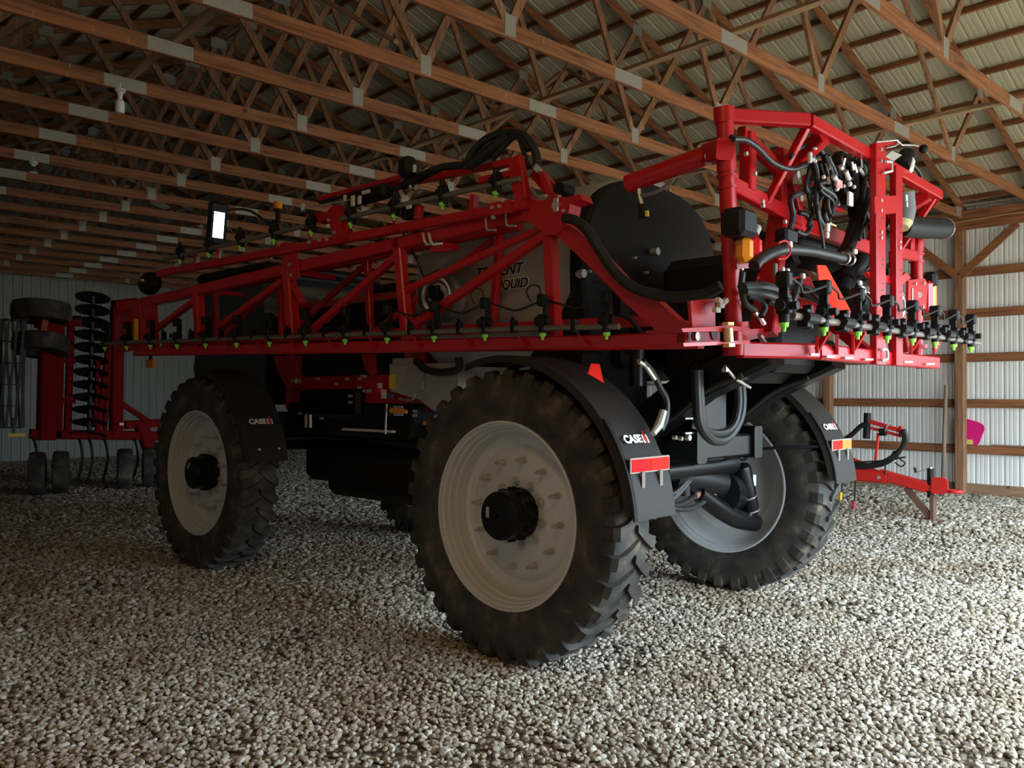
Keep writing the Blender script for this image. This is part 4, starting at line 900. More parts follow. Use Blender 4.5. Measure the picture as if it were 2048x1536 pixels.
rplate(((1655, 352), (1662, 352), (1664, 425), (1678, 392), (1680, 410), (1668, 430), (1652, 425)), -1.80, 0.03, 'valve_plate'); rplate(((1520, 560), (1620, 552), (1640, 600), (1560, 615)), -1.66, 0.03, 'back_plate')
# twin punched posts
for xa, xb, y0_, y1_ in ((1746, 1764, 292, 729), (1786, 1798, 335, 731)):
    a, b_ = L((xa+xb)/2, y0_, 1, YR-0.05), L((xa+xb)/2+1, y1_, 1, YR-0.05); wdt = (L(xb, 500, 1, YR-0.05)-L(xa, 500, 1, YR-0.05))[0]
    m_ = MB(); m_.beam(b_, a, wdt, 0.05, up=(0, 1, 0)); po = part('punched_post', m_, RED, rack)
    for q in range(6):
        f = (0.30, 0.33, 0.52, 0.545, 0.63, 0.66)[q]; c = a+(b_-a)*f
        m_ = MB(); m_.box(c+V3((wdt*0.15, -0.0255, 0)), (wdt*0.22, 0.002, 0.012)); part('punched_hole', m_, INK, po)
    for f in ((0.022, 0.075, 0.255, 0.30, 0.40, 0.425) if xa < 1750 else (0.38, 0.41)):
        c = a+(b_-a)*f; m_ = MB(); m_.cyl(c+V3((-wdt*0.1, -0.02, 0)), c+V3((-wdt*0.1, -0.036, 0)), 0.013, n=10); part('bolt', m_, ZINC, po)
rplate(((1743, 394), (1792, 392), (1793, 426), (1760, 430), (1744, 428)), YR-0.06, -0.02, 'post_bridge'); rplate(((1733, 543), (1800, 556), (1812, 545), (1817, 555), (1800, 572), (1740, 556)), YR-0.03, 0.03, 'post_tie'); rplate(((1790, 560), (1815, 545), (1822, 556), (1797, 575)), YR-0.02, 0.02, 'post_wing')
for x, y, w_, h_ in ((1748, 500, 12, 34), (1770, 520, 10, 50), (1775, 560, 8, 40)):
    m_ = MB(); m_.box(L(x+14, y, 1, YR+0.02), (0.05, 0.03, 0.12)); part('post_bracket', m_, RED, rack)
# hooks and U bolts
for pts in (((1772, 323), (1783, 324), (1784, 342), (1767, 346)), ((1763, 700), (1772, 698), (1775, 702), (1775, 718), (1764, 721))):
    tube_part([L(x, y, 1, YR-0.10) for x, y in pts], 0.009, 'u_bolt', WHITE, rack, 0, 8)
for x, y in ((1636, 709), (1668, 713), (1705, 716), (1745, 719), (1824, 724), (1868, 728)):
    tube_part([L(x-16, y, 1, YR-0.06), L(x, y, 1, YR-0.06)], 0.008, 'clip_pin', WHITE, rack, 0, 6)
# little brackets carrying the centre spray tube
for x0, x1 in ((1634, 1655), (1674, 1674), (1706, 1727), (1822, 1843), (1868, 1892)):
    a, b_ = L(x0, 700, 1, YR-0.05), L(x1, 664, 1, YR-0.12); rbeam(a, b_, 0.02, 0.035, 'tube_stand'); rbeam(L(x0, 708, 1, YR-0.05), L(x0, 672, 1, YR-0.06), 0.02, 0.035, 'tube_stand')
YN = -2.16
MN = [(1568, 658), (1648, 666.6), (1715.6, 674.5), (1774.5, 682), (1825, 687), (1870.6, 692.7), (1907.5, 697), (1942, 702)]
tube_part([L(x, y, 1, YN) for x, y in ((1585, 631), (1660, 643), (1725, 652), (1800, 663), (1880, 674), (1958, 686))], 0.020, 'spray_tube', TUBE, rack)
for x, y in MN: nozzle(L(x, y, 1, YN), SP, math.pi/2)
for (x, y), (x2, y2) in zip(MN[:-1], MN[1:]):
    p = L((x+x2)/2, (y+y2)/2-26, 1, YN); m_ = MB(); m_.box(p, (0.045, 0.06, 0.10), ch=0.004); m_.box(p+V3((0.05, 0, 0.01)), (0.03, 0.05, 0.13), ch=0.004); m_.cyl(p+V3((-0.05, -0.03, 0)), p+V3((0.09, -0.03, 0)), 0.03, n=10); part('tube_clamp', m_, PLASTIC, rack)
    a, b_ = L(x, y, 1, YN)+V3((0, -0.03, 0.27)), L(x2, y2, 1, YN)+V3((0, -0.03, 0.27)); tube_part([a, a*0.7+b_*0.3+V3((0, 0.01, -0.03)), (a+b_)/2+V3((0, 0.03, -0.06)), b_], 0.007, 'nozzle_cable', HOSE, rack, 4, 6)
# hinge block at the mast foot
def lplate(pts, y, th, name, mat=RED, parent=rack): return rplate(pts, y, th, name, mat)
hb = [(1366, 660), (1400, 655), (1470, 652), (1500, 655), (1500, 664), (1370, 668)]
rplate(((1363, 657), (1455, 651), (1500, 655), (1498, 661), (1366, 664)), YM-0.10, 0.22, 'hinge_plate'); rplate(((1366, 686), (1452, 682), (1500, 680), (1500, 687), (1440, 690), (1368, 693)), YM-0.10, 0.22, 'hinge_plate')
rplate(((1370, 664), (1440, 660), (1440, 685), (1370, 688)), YM+0.02, 0.05, 'hinge_web'); rplate(((1476, 660), (1540, 656), (1562, 648), (1562, 664), (1535, 672), (1500, 680), (1476, 682)), YM-0.02, 0.06, 'hinge_link')
m_ = MB(); c = L(1428, 667, 1, YM+0.015); m_.cyl(c, c+V3((0, -0.004, 0)), 0.035, n=20); part('hinge_bore', m_, INK, rack)
for x, y, r_ in ((1386, 673, 0.024), (1445, 740, 0.012)):
    m_ = MB(); c = L(x, y, 1, YM-0.0); m_.cyl(c, c+V3((0, -0.03, 0)), r_, n=10); part('bolt', m_, ZINC, rack)
m_ = MB(); m_.cyl(L(1456, 656, 1, YM-0.12), L(1458, 684, 1, YM-0.12), 0.026, n=14); part('hinge_pin', m_, YZINC, rack); m_ = MB(); m_.cyl(L(1456, 645, 1, YM-0.12), L(1456, 651, 1, YM-0.12), 0.036, n=6); m_.cyl(L(1458, 687, 1, YM-0.12), L(1458, 694, 1, YM-0.12), 0.036, n=6); part('pin_nut', m_, YZINC, rack)
rplate(((1381, 602), (1430, 597), (1431, 652), (1385, 655)), YM-0.02, 0.02, 'cover_plate')
for x, y, a_ in ((1438, 602, 0.3), (1441, 611, 0.0), (1449, 603, -0.5), (1433, 620, 0)):
    m_ = MB(); m_.box(L(x, y, 1, YM-0.08), (0.05, 0.03, 0.028), rot=Matrix.Rotation(a_, 3, 'Y'), ch=0.004); part('connector', m_, WHITE, rack)
for x, y in ((1508, 622), (1523, 640), (1524, 677), (1484, 580), (1495, 577)):
    m_ = MB(); c = L(x, y, 1, YM-0.08); m_.tube([c+V3((-0.03, 0, 0.02)), c, c+V3((0.03, 0, -0.02))], 0.016, 8); part('hose_fitting', m_, CHROME, rack)
# fold cylinder
ca, cb = B(1256, 368, -0.02), B(1424, 306, -0.02)
m_ = MB(); m_.cyl(ca, cb, 0.058, n=24); m_.cyl(ca+(cb-ca)*0.70, ca+(cb-ca)*0.71, 0.0605, n=24); fc = part('fold_cylinder', m_, RED, SP, 'red hydraulic fold cylinder beside the mast')
m_ = MB(); m_.beam(cb-(cb-ca)*0.04, L(1450, 298, 1, YM-0.03), 0.10, 0.12); part('cylinder_clevis', m_, RED, fc); m_ = MB(); c = B(1418, 313, -0.10); m_.box(c, (0.02, 0.05, 0.10), ch=0.01); m_.cyl(c, c-BN*0.02, 0.022, n=10); part('clevis_pin', m_, CHROME, fc)
tube_part([B(x, y, -0.02) for x, y in ((1278, 372), (1278, 384), (1281, 398), (1284, 408))], 0.013, 'port_fitting', ZINC, fc, 0, 8); tube_part([B(x, y, -0.02) for x, y in ((1281, 391), (1300, 388), (1320, 380), (1345, 362))], 0.012, 'cylinder_hose', GSLEEVE, fc, 4, 8)
m_ = MB(); m_.cyl(B(1285, 410, -0.02), B(1287, 435, -0.02), 0.030, n=14); ps = part('pressure_sensor', m_, PLASTIC, fc); m_ = MB(); m_.box(B(1294, 427, -0.04), (0.015, 0.02, 0.035)); part('sensor_label', m_, YEL, ps)
tube_part([B(x, y, -0.02) for x, y in ((1398, 300), (1402, 292), (1420, 288), (1436, 284))], 0.018, 'port_fitting', ZINC, fc, 3, 8); tube_part([B(x, y, 0.0) for x, y in ((1405, 297), (1425, 293), (1440, 290))], 0.022, 'cylinder_hose', HOSE, fc, 3, 8)
# tail lamps
YL = -1.93
m_ = MB(); m_.box(L(1478, 447, 1, YL), (0.18, 0.14, 0.15), ch=0.025); part('lamp_hood', m_, PLASTIC, rack)
rplate(((1466, 466), (1506, 462), (1516, 478), (1516, 535), (1475, 538), (1468, 500)), YL+0.05, 0.02, 'lamp_bracket')
for x0, x1, mat in ((1479, 1496, AMBER), (1499, 1514, RLENS)):
    a, b_ = L(x0, 470, 1, YL), L(x1, 528, 1, YL); m_ = MB(); m_.box((a+b_)/2, (abs(b_[0]-a[0]), 0.09, abs(a[2]-b_[2])), ch=0.028); part('tail_lamp', m_, mat, rack, 'amber tail lamp lens' if mat is AMBER else 'red tail lamp lens')
m_ = MB(); m_.cyl(L(1508, 468, 1, YL), L(1514, 455, 1, YL), 0.026, n=10); part('lamp_connector', m_, TANKM, rack)
YL2 = -1.80
rplate(((1817, 560), (1850, 557), (1856, 570), (1852, 618), (1816, 622)), YL2, 0.02, 'lamp_bracket'); m_ = MB(); m_.box(L(1862, 560, 1, YL2+0.05), (0.10, 0.10, 0.14), ch=0.025); part('lamp_hood', m_, PLASTIC, rack)
m_ = MB(); m_.box(L(1860, 595, 1, YL2+0.06), (0.13, 0.10, 0.30), ch=0.045); part('tail_lamp', m_, AMBER, rack); m_ = MB(); m_.box(L(1856, 594, 1, YL2+0.03), (0.06, 0.08, 0.28), ch=0.03); part('tail_lamp', m_, RLENS, rack)
for x, y in ((1828, 568), (1845, 567), (1826, 616), (1843, 614)):
    m_ = MB(); c = L(x, y, 1, YL2); m_.cyl(c, c+V3((0, -0.02, 0)), 0.013, n=8); part('bolt', m_, ZINC, rack)
m_ = MB(); m_.box(L(1825, 592, 1, YL2-0.006), (0.02, 0.004, 0.13)); m_.cyl(L(1838, 590, 1, YL2-0.002), L(1838, 590, 1, YL2-0.008), 0.026, n=12); part('lamp_slot', m_, WHITE, rack)
# speed roundel
c = L(1804, 612, 1, -1.90); m_ = MB(); m_.cyl(c, c+V3((0, 0.012, 0)), 0.105, n=32); sg = part('speed_roundel', m_, WHITE, rack, 'white round speed sign')
m_ = MB(); m_.lathe([(0.098, 0.001), (0.088, 0.001), (0.088, -0.002), (0.098, -0.002)], c, (0, 1, 0), 32, close=True); part('roundel_ring', m_, INK, sg)
place_text(text_mesh('40', 0.13, INK, 'roundel_numerals', bold=0.003, extr=0.001, sx=0.8), 'roundel_numerals', sg, c+V3((0, -0.004, 0)), (1, 0, 0), (0, 0, 1))
# slow-moving-vehicle emblem, half hidden
m_ = MB(); m_.prism([L(x, y, 1, -2.02) for x, y in ((1635, 530), (1652, 531), (1700, 618), (1697, 630), (1690, 634), (1664, 634), (1657, 602), (1645, 600), (1641, 590))], (0, 0.008, 0)); part('vehicle_emblem', m_, SMV, rack, 'bright orange-red slow vehicle emblem')
# hoses and wiring on the rack
def rh(pts, r_, y, name='rack_hose', mat=HOSE, n=10): return tube_part([L(a, b_, 1, y if not hasattr(y, '__len__') else y[i]) for i, (a, b_) in enumerate(pts)], r_, name, mat, rack, 5, n)
rh(((1508, 532), (1525, 516), (1560, 500), (1600, 500), (1640, 506), (1690, 518)), 0.032, -1.98, n=14)
rh(((1690, 515), (1700, 480), (1712, 440), (1722, 390), (1728, 350), (1722, 320)), 0.036, -1.90, n=14); rh(((1700, 500), (1718, 450), (1732, 400), (1738, 345), (1730, 315)), 0.028, -1.93, n=12); rh(((1668, 520), (1690, 495), (1705, 450), (1715, 400)), 0.030, -1.86)
rh(((1640, 300), (1655, 330), (1660, 370), (1648, 420), (1655, 445)), 0.018, -1.90); rh(((1625, 310), (1634, 350), (1632, 400), (1638, 435), (1652, 460)), 0.016, -1.92); rh(((1650, 310), (1664, 350), (1655, 400), (1660, 430)), 0.014, -1.94)
rh(((1466, 278), (1490, 280), (1515, 296), (1545, 325), (1580, 338), (1610, 330), (1640, 310)), 0.016, -1.88); rh(((1462, 274), (1500, 282), (1525, 305), (1548, 328)), 0.014, -1.85); rh(((1580, 315), (1600, 295), (1630, 285), (1650, 275)), 0.014, -1.9)
rh(((1598, 425), (1612, 430), (1622, 450), (1610, 468), (1592, 462)), 0.016, -1.82); rh(((1485, 545), (1483, 575), (1490, 605), (1510, 620)), 0.018, -1.9); rh(((1485, 575), (1520, 572), (1555, 580), (1575, 595)), 0.026, -2.05); rh(((1490, 582), (1530, 588), (1560, 600), (1575, 612)), 0.020, -2.06)
rh(((1495, 590), (1520, 598), (1530, 615), (1522, 632)), 0.018, -1.88); rh(((1600, 560), (1590, 590), (1582, 615)), 0.020, -2.06); rh(((1580, 555), (1590, 575), (1586, 595)), 0.014, -2.02, mat=GSLEEVE)
rh(((1770, 450), (1785, 458), (1800, 462), (1820, 458)), 0.024, -1.85); rh(((1718, 480), (1726, 455), (1740, 440)), 0.012, -1.98); rh(((1800, 332), (1818, 326), (1838, 345), (1845, 375), (1842, 400)), 0.014, -1.95)
rh(((1556, 486), (1572, 482), (1582, 500), (1572, 516), (1556, 518)), 0.006, -2.05, mat=REDINK, n=6)
# chunky manifold elbows with bright clamps
for pts, r_ in ((((1690, 560), (1702, 540), (1715, 530), (1722, 520)), 0.062), (((1685, 585), (1695, 560), (1712, 545)), 0.060), (((1716, 520), (1730, 535), (1738, 530)), 0.050), (((1712, 600), (1722, 612), (1735, 608)), 0.070), (((1765, 545), (1778, 540), (1786, 545)), 0.045), (((1690, 600), (1705, 575), (1720, 560)), 0.055)):
    rh(pts, r_, -1.88, 'manifold_elbow', PLASTIC, 16)
def cl(x, y, r_, dx, dy, yy):
    c = L(x, y, 1, yy); d = unit(L(x+dx, y+dy, 1, yy)-c); m_ = MB(); m_.lathe([(r_, -0.012), (r_+0.006, -0.012), (r_+0.006, 0.012), (r_, 0.012)], c, d, 24, close=True); part('hose_clamp', m_, CHROME, rack)
for a in ((1698, 519, 0.036, 10, 2, -1.98), (1688, 517, 0.036, 10, 2, -1.98), (1729, 524, 0.054, 10, 3, -1.90), (1729, 606, 0.074, 8, 2, -1.90), (1739, 610, 0.070, 8, 2, -1.92), (1776, 541, 0.048, 10, 0, -1.92), (1722, 585, 0.03, 0, 10, -1.9)): cl(*a)
# control-valve cluster
m_ = MB(); m_.box(L(1690, 360, 1, -1.86), (0.30, 0.10, 0.34), ch=0.03)
for x, y, r_ in ((1678, 335, 0.04), (1686, 325, 0.035), (1700, 345, 0.045), (1705, 375, 0.04), (1684, 385, 0.045), (1690, 400, 0.04), (1672, 350, 0.035)):
    c = L(x, y, 1, -1.93); m_.cyl(c+V3((0, 0.05, 0)), c+V3((0, -0.03, 0.01)), r_, n=14)
m_.cyl(L(1688, 385, 1, -1.93), L(1688, 405, 1, -1.93), 0.04, n=14); vb = part('valve_block', m_, BLK, rack, 'black valve cluster with pale plugs')
for x0, y0_, x1, y1_, r_ in ((1667, 352, 1676, 368, 0.022), (1691, 342, 1697, 358, 0.022), (1703, 324, 1706, 340, 0.014), (1708, 328, 1713, 345, 0.014), (1722, 318, 1724, 336, 0.012), (1718, 336, 1728, 350, 0.016), (1734, 350, 1736, 360, 0.012), (1681, 332, 1684, 338, 0.02), (1700, 385, 1702, 395, 0.014)):
    tube_part([L(x0, y0_, 1, -1.98), L(x1, y1_, 1, -1.98)], r_*0.75, 'solenoid_plug', WHITE if r_ > 0.015 else CHROME, vb, 0, 10)
for x, y, r_ in ((1698, 357, 0.022), (1699, 368, 0.026), (1674, 378, 0.022), (1708, 374, 0.02), (1688, 372, 0.016), (1647, 354, 0.02), (1625, 319, 0.02), (1630, 322, 0.018)):
    m_ = MB(); m_.ball(L(x, y, 1, -1.98), r_*0.7, 10); part('fitting_cap', m_, WHITE, vb)
m_ = MB(); m_.box(L(1677, 367, 1, -1.985), (0.09, 0.02, 0.05), ch=0.004); part('pink_tag', m_, plain('pink_tag', (0.75, 0.30, 0.28), 0.6), vb); m_ = MB(); m_.box(L(1700, 398, 1, -1.985), (0.07, 0.02, 0.09), ch=0.004); part('white_tag', m_, WHITE, vb)
for x, y, sx, sz in ((1620, 315, 0.04, 0.10), (1655, 455, 0.06, 0.08), (1654, 470, 0.05, 0.06), (1580, 489, 0.05, 0.06), (1710, 503, 0.07, 0.05), (1550, 540, 0.04, 0.12), (1565, 545, 0.04, 0.10), (1575, 548, 0.04, 0.10), (1694, 640, 0.10, 0.10), (1606, 552, 0.05, 0.05), (1630, 297, 0.05, 0.02), (1720, 566, 0.06, 0.05), (1724, 575, 0.08, 0.03)):
    m_ = MB(); m_.box(L(x, y, 1, -2.03), (sx*0.62, 0.022, sz*0.62), ch=0.005); part('connector', m_, WHITE if sz != 0.12 else GSLEEVE, rack)
for x, y in ((1599, 396), (1592, 350), (1619, 347), (1567, 444), (1567, 465), (1585, 490), (1614, 368), (1625, 365), (1522, 404), (1523, 412), (1507, 348), (1489, 308), (1499, 465), (1512, 521), (1480, 537)):
    m_ = MB(); c = L(x, y, 1, -1.84); r_ = 0.024 if x in (1599, 1592) else 0.012; m_.cyl(c, c+V3((0, -0.018, 0)), r_, n=10); part('bolt', m_, ZINC, rack)
m_ = MB(); m_.box(L(1573, 474, 1, -1.90), (0.16, 0.08, 0.09), ch=0.015); part('junction_box', m_, PLASTIC, rack)
rh(((1652, 455), (1660, 448), (1672, 452)), 0.006, -2.0, 'yellow_wire', FOAM, 6); rh(((1648, 462), (1655, 450), (1662, 446)), 0.006, -2.0, 'yellow_wire', FOAM, 6)
# right-hand end: big capped hose, sleeve, work lamp, latch
tube_part([L(1800, 452, 1, -1.88), L(1850, 456, 1, -1.88), L(1888, 457, 1, -1.88)], 0.088, 'suction_pipe', PLASTIC, rack, 0, 20, 'fat black capped hose at the rack end'); cl(1886, 457, 0.089, 10, 0, -1.88)
m_ = MB(); m_.tube([L(1807, 385, 1, -1.98), L(1809, 420, 1, -1.98), L(1806, 444, 1, -1.98)], [0.075, 0.08, 0.07], 14); sl = part('pump_sleeve', m_, GSLEEVE, rack); m_ = MB(); m_.tube([L(1806, 444, 1, -1.98), L(1804, 456, 1, -1.98)], [0.068, 0.05], 14); part('foam_end', m_, FOAM, sl)
m_ = MB(); m_.box(L(1813, 396, 1, -2.055), (0.04, 0.006, 0.045)); m_.box(L(1814, 409, 1, -2.055), (0.03, 0.006, 0.035)); part('white_label', m_, WHITE, sl)
m_ = MB(); m_.cyl(L(1802, 335, 1, -1.99), L(1814, 310, 1, -1.99), 0.06, n=16); wl_ = part('work_lamp', m_, PLASTIC, rack, 'black work lamp at the rack top'); m_ = MB(); m_.box(L(1820, 330, 1, -2.03), (0.07, 0.05, 0.12), rot=Matrix.Rotation(0.5, 3, 'Y'), ch=0.015); part('lamp_lens', m_, WHITE, wl_)
rplate(((1769, 315), (1784, 302), (1804, 310), (1788, 322)), -2.02, 0.01, 'mirror_tab', TANKM)
tube_part([L(x, y, 1, -2.0) for x, y in ((1752, 284), (1793, 280), (1803, 290), (1826, 290), (1836, 292))], 0.008, 'latch_wire', CHROME, rack, 0, 8); tube_part([L(x, y, 1, -2.0) for x, y in ((1772, 296), (1790, 292), (1800, 286))], 0.007, 'latch_wire', CHROME, rack, 0, 8)
rplate(((1754, 284), (1796, 281), (1798, 288), (1760, 296)), -1.98, 0.02, 'latch_plate'); m_ = MB(); m_.ball(L(1847, 298, 1, -2.0), 0.035, 12); part('latch_knob', m_, PLASTIC, rack)

# black boxes standing in for the dark gaps behind the hoses, valve backing, hose bundle
def lb(x0, y0, x1, y1, yy, dep, mat, name):
    a, b_ = L(x0, y0, 1, yy), L(x1, y1, 1, yy); m_ = MB(); m_.box(((a[0]+b_[0])/2, yy+dep/2, (a[2]+b_[2])/2), (abs(b_[0]-a[0]), dep, abs(a[2]-b_[2])), ch=0.02); return part(name, m_, mat, rack)
lb(1604, 452, 1742, 545, -1.60, 0.35, PLASTIC, 'dark_gap_fill'); lb(1640, 560, 1760, 650, -1.60, 0.30, PLASTIC, 'dark_gap_fill'); lb(1648, 318, 1738, 428, -1.68, 0.10, BLK, 'valve_backing'); lb(1520, 548, 1640, 600, -1.66, 0.04, RED, 'carriage_plate'); lb(1560, 400, 1604, 470, -1.64, 0.03, RED, 'carriage_plate')
lb(1762, 455, 1790, 640, -1.75, 0.06, PLASTIC, 'dark_gap_fill'); lb(1672, 410, 1690, 425, -1.9, 0.03, RED, 'valve_bracket')
rr_ = random.Random(5)
for q in range(16):
    x0 = rr_.uniform(1615, 1740); y0_ = rr_.uniform(295, 330); x1 = x0+rr_.uniform(-45, 30); y1_ = rr_.uniform(420, 500)
    rh(((x0, y0_), (x0+rr_.uniform(-18, 18), y0_+45), ((x0+x1)/2+rr_.uniform(-22, 22), (y0_+y1_)/2), (x1+rr_.uniform(-14, 14), y1_-30), (x1, y1_)), rr_.uniform(0.009, 0.018), rr_.uniform(-1.95, -1.80), 'control_hose')
for q in range(8):
    x0 = rr_.uniform(1480, 1640); y0_ = rr_.uniform(560, 610)
    rh(((x0, y0_), (x0+25, y0_+rr_.uniform(-10, 15)), (x0+55, y0_+rr_.uniform(0, 30)), (x0+85, y0_+rr_.uniform(5, 40))), rr_.uniform(0.009, 0.018), rr_.uniform(-2.0, -1.8), 'control_hose')
for q in range(14):
    x, y = rr_.uniform(1655, 1735), rr_.uniform(318, 410); c = L(x, y, 1, rr_.uniform(-2.0, -1.92)); d_ = V3((rr_.uniform(-.03, .03), -0.01, rr_.uniform(-.05, .05)))
    m_ = MB(); m_.tube([c, c+d_], rr_.uniform(0.008, 0.014), 8); part('hose_fitting', m_, CHROME, rack)

# the other boom, folded the same way along the far side
def Bm(x, y, off=OB): return B(x, y, off)*V3((-1, 1, 1))
NM = BN*V3((-1, 1, 1))
fb = part('far_boom', MB().beam(Bm(1402, 681), Bm(275, 703), 0.10, 0.095, up=tuple(NM)), RED, SP, 'matching folded spray boom on the far side')
for p, q, wd, nm in (((1075, 424), (252, 614), 0.09, 'top_chord'), ((1099, 455), (1111, 682), 0.085, 'upright'), ((797, 478), (816, 690), 0.085, 'upright'), ((574, 488), (587, 690), 0.09, 'upright'), ((395, 580), (403, 690), 0.09, 'upright'), ((284, 610), (288, 700), 0.09, 'upright'),
                     ((1092, 470), (826, 652), 0.06, 'brace'), ((795, 512), (622, 662), 0.06, 'brace'), ((568, 562), (437, 655), 0.06, 'brace'), ((1100, 430), (1390, 676), 0.10, 'taper_strut'), ((1060, 408), (318, 548), 0.07, 'outer_rail')):
    m_ = MB(); m_.beam(Bm(*p), Bm(*q), wd, wd, up=tuple(NM)); part(nm, m_, RED, fb)
m_ = MB(); m_.cyl((XMR, YM-0.03, 3.2), Bm(1256, 368, 0.0), 0.058, n=20); part('fold_cylinder', m_, RED, fb)
tube_part([Bm(x, y, 0) for x, y in ((1238, 653), (1042, 657), (500, 676), (250, 685))], 0.02, 'spray_tube', TUBE, fb)

# ------------------------------------------------------------------ lamps along the left line of gusset plates, plus one added warm bulb
CERAM = plain('white_ceramic', (0.78, 0.77, 0.74), 0.35)
BULBW = plain('frosted_bulb', (0.82, 0.83, 0.84), 0.3)
BDARK = plain('bulb_neck', (0.10, 0.09, 0.08), 0.4)
def lampholder(loc, label, kind, group='bulb holders on the trusses'):
    t = empty('ceiling_lamp', loc, cat='lamp', group=group, label=label)
    m_ = MB(); m_.cyl((0, 0, 0), (0, 0, -0.012), 0.05, n=20); m_.lathe([(0.052, -0.012), (0.055, -0.022), (0.03, -0.032), (0.026, -0.06), (0.0, -0.06)], (0, 0, 0), (0, 0, 1), 20); part('lampholder', m_, CERAM, t)
    m_ = MB(); m_.tube([(0, 0, 0.0), (0, 0, 0.06), (0.03, 0.02, 0.13)], 0.006, 6, 3); part('feed_wire', m_, CERAM, t)
    m_ = MB()
    if kind == 'stick':
        m_.lathe([(0.0, -0.055), (0.022, -0.056), (0.022, -0.10), (0.042, -0.125), (0.044, -0.14), (0.044, -0.235), (0.038, -0.245), (0.0, -0.245)], (0, 0, 0), (0, 0, 1), 20); part('bulb', m_, BULBW, t)
    else:
        m_.lathe([(0.0, -0.055), (0.020, -0.06), (0.022, -0.09), (0.05, -0.13), (0.052, -0.14)], (0, 0, 0), (0, 0, 1), 20); part('bulb', m_, BDARK, t)
        m_ = MB(); m_.lathe([(0.052, -0.14), (0.045, -0.152), (0.0, -0.158)], (0, 0, 0), (0, 0, 1), 20); part('bulb_face', m_, BULBW, t)
    return t
lampholder((2.90, TY0+3*TS-0.02, HC-0.072), 'white stick bulb hanging in a ceramic holder from a roof truss', 'stick')
lampholder((2.97, TY0+6*TS-0.02, HC-0.072), 'dark-necked reflector bulb in a holder farther back on the trusses', 'reflector')
lit = lampholder((0.4, 1.4, 5.144), 'added warm bulb in a ceramic holder, out of view above the camera', 'stick')
lm = bpy.data.lights.new('added_warm_light', 'POINT'); lm.energy = 60; lm.color = (1.0, 0.60, 0.22); lm.shadow_soft_size = 0.3  # unseen light added to warm the left side
lo = bpy.data.objects.new('added_warm_light', lm); COL.objects.link(lo); lo.parent = lit; lo.location = (0, 0, -0.40)

# ------------------------------------------------------------------ cables under the roof
CABLE = plain('tan_cable', (0.52, 0.36, 0.17), 0.6)
pts = [(10.44, y, 5.19+0.02*math.sin(y*2.4)+(0.04 if i % 2 else 0.0)) for i, y in enumerate(np.arange(-1.8, 9.5, 0.61))]
m_ = MB(); m_.tube(pts, 0.011, 6, 4); obj('power_cable', m_.mesh('power_cable', CABLE), cat='cable', label='tan power cable strung along the roof trusses')
pts = [(15.755, y, 4.93+0.03*math.sin(y*1.7)) for y in np.arange(2.0, 7.3, 0.4)]
m_ = MB(); m_.tube(pts, 0.008, 6, 4); obj('eave_cable', m_.mesh('eave_cable', CABLE), cat='cable', label='thin cable tacked along the eave board of the side wall')

# ------------------------------------------------------------------ things along the right wall
GREYW = wood_mat('weathered_handle', 2, (0.30, 0.20, 0.13), (0.18, 0.11, 0.07))
pa, pb_ = W(1885, 957, 0, 15.72), W(1892, 770, 0, 15.78); pa[2] = 0.14
sh = empty('wooden_pole', (pa[0], pa[1], pa[2]), cat='pole', label='weathered wooden pole leaning on the wall beside the post')
m_ = MB(); m_.tube([(0, 0, 0.03), tuple((pb_-pa)*0.5), tuple(pb_-pa)], [0.034, 0.036, 0.030], 12); part('pole_shaft', m_, GREYW, sh)
m_ = MB(); m_.cyl((0, 0, 0.0), (0, 0, 0.03), 0.036, n=12); part('pole_ferrule', m_, TANKM, sh)
PINK = plain('pink_plastic', (0.80, 0.012, 0.19), 0.45)
zg = 1.026
pk = [W(x, y, 0, 15.98) for x, y in ((1922, 836), (1955, 845), (1966, 851), (1968, 858), (1956, 887), (1951, 891), (1922, 888))]
pk = [V3((p[0], p[1], max(p[2], zg))) for p in pk]
sled = empty('plastic_sled', (15.985, 5.2, zg), cat='sled', label='bright pink plastic sheet propped on a girt behind the post')
pk = [V3((0.0, p[1]-5.2, p[2]-zg)) for p in pk]
m_ = MB(); m_.prism(pk, (0.018, 0, 0)); part('pink_sheet', m_, PINK, sled); m_ = MB(); m_.tube([p+V3((0.008, 0, 0)) for p in pk[:-1]], 0.012, 8); part('rolled_rim', m_, PINK, sled)
yb = W(1935, 885, 0, 15.98); m_ = MB(); m_.box((-0.008, yb[1]-5.2, 0.05), (0.012, 0.17, 0.085), ch=0.002); part('yellow_label', m_, plain('yellow_card', (0.72, 0.60, 0.14), 0.6), sled, 'yellow corner label')
m_ = MB(); m_.box((15.99, 4.35, zg+0.012), (0.05, 1.2, 0.02)); obj('thin_board', m_.mesh('thin_board', WOODP), cat='board', label='thin pale board lying on the wall girt')

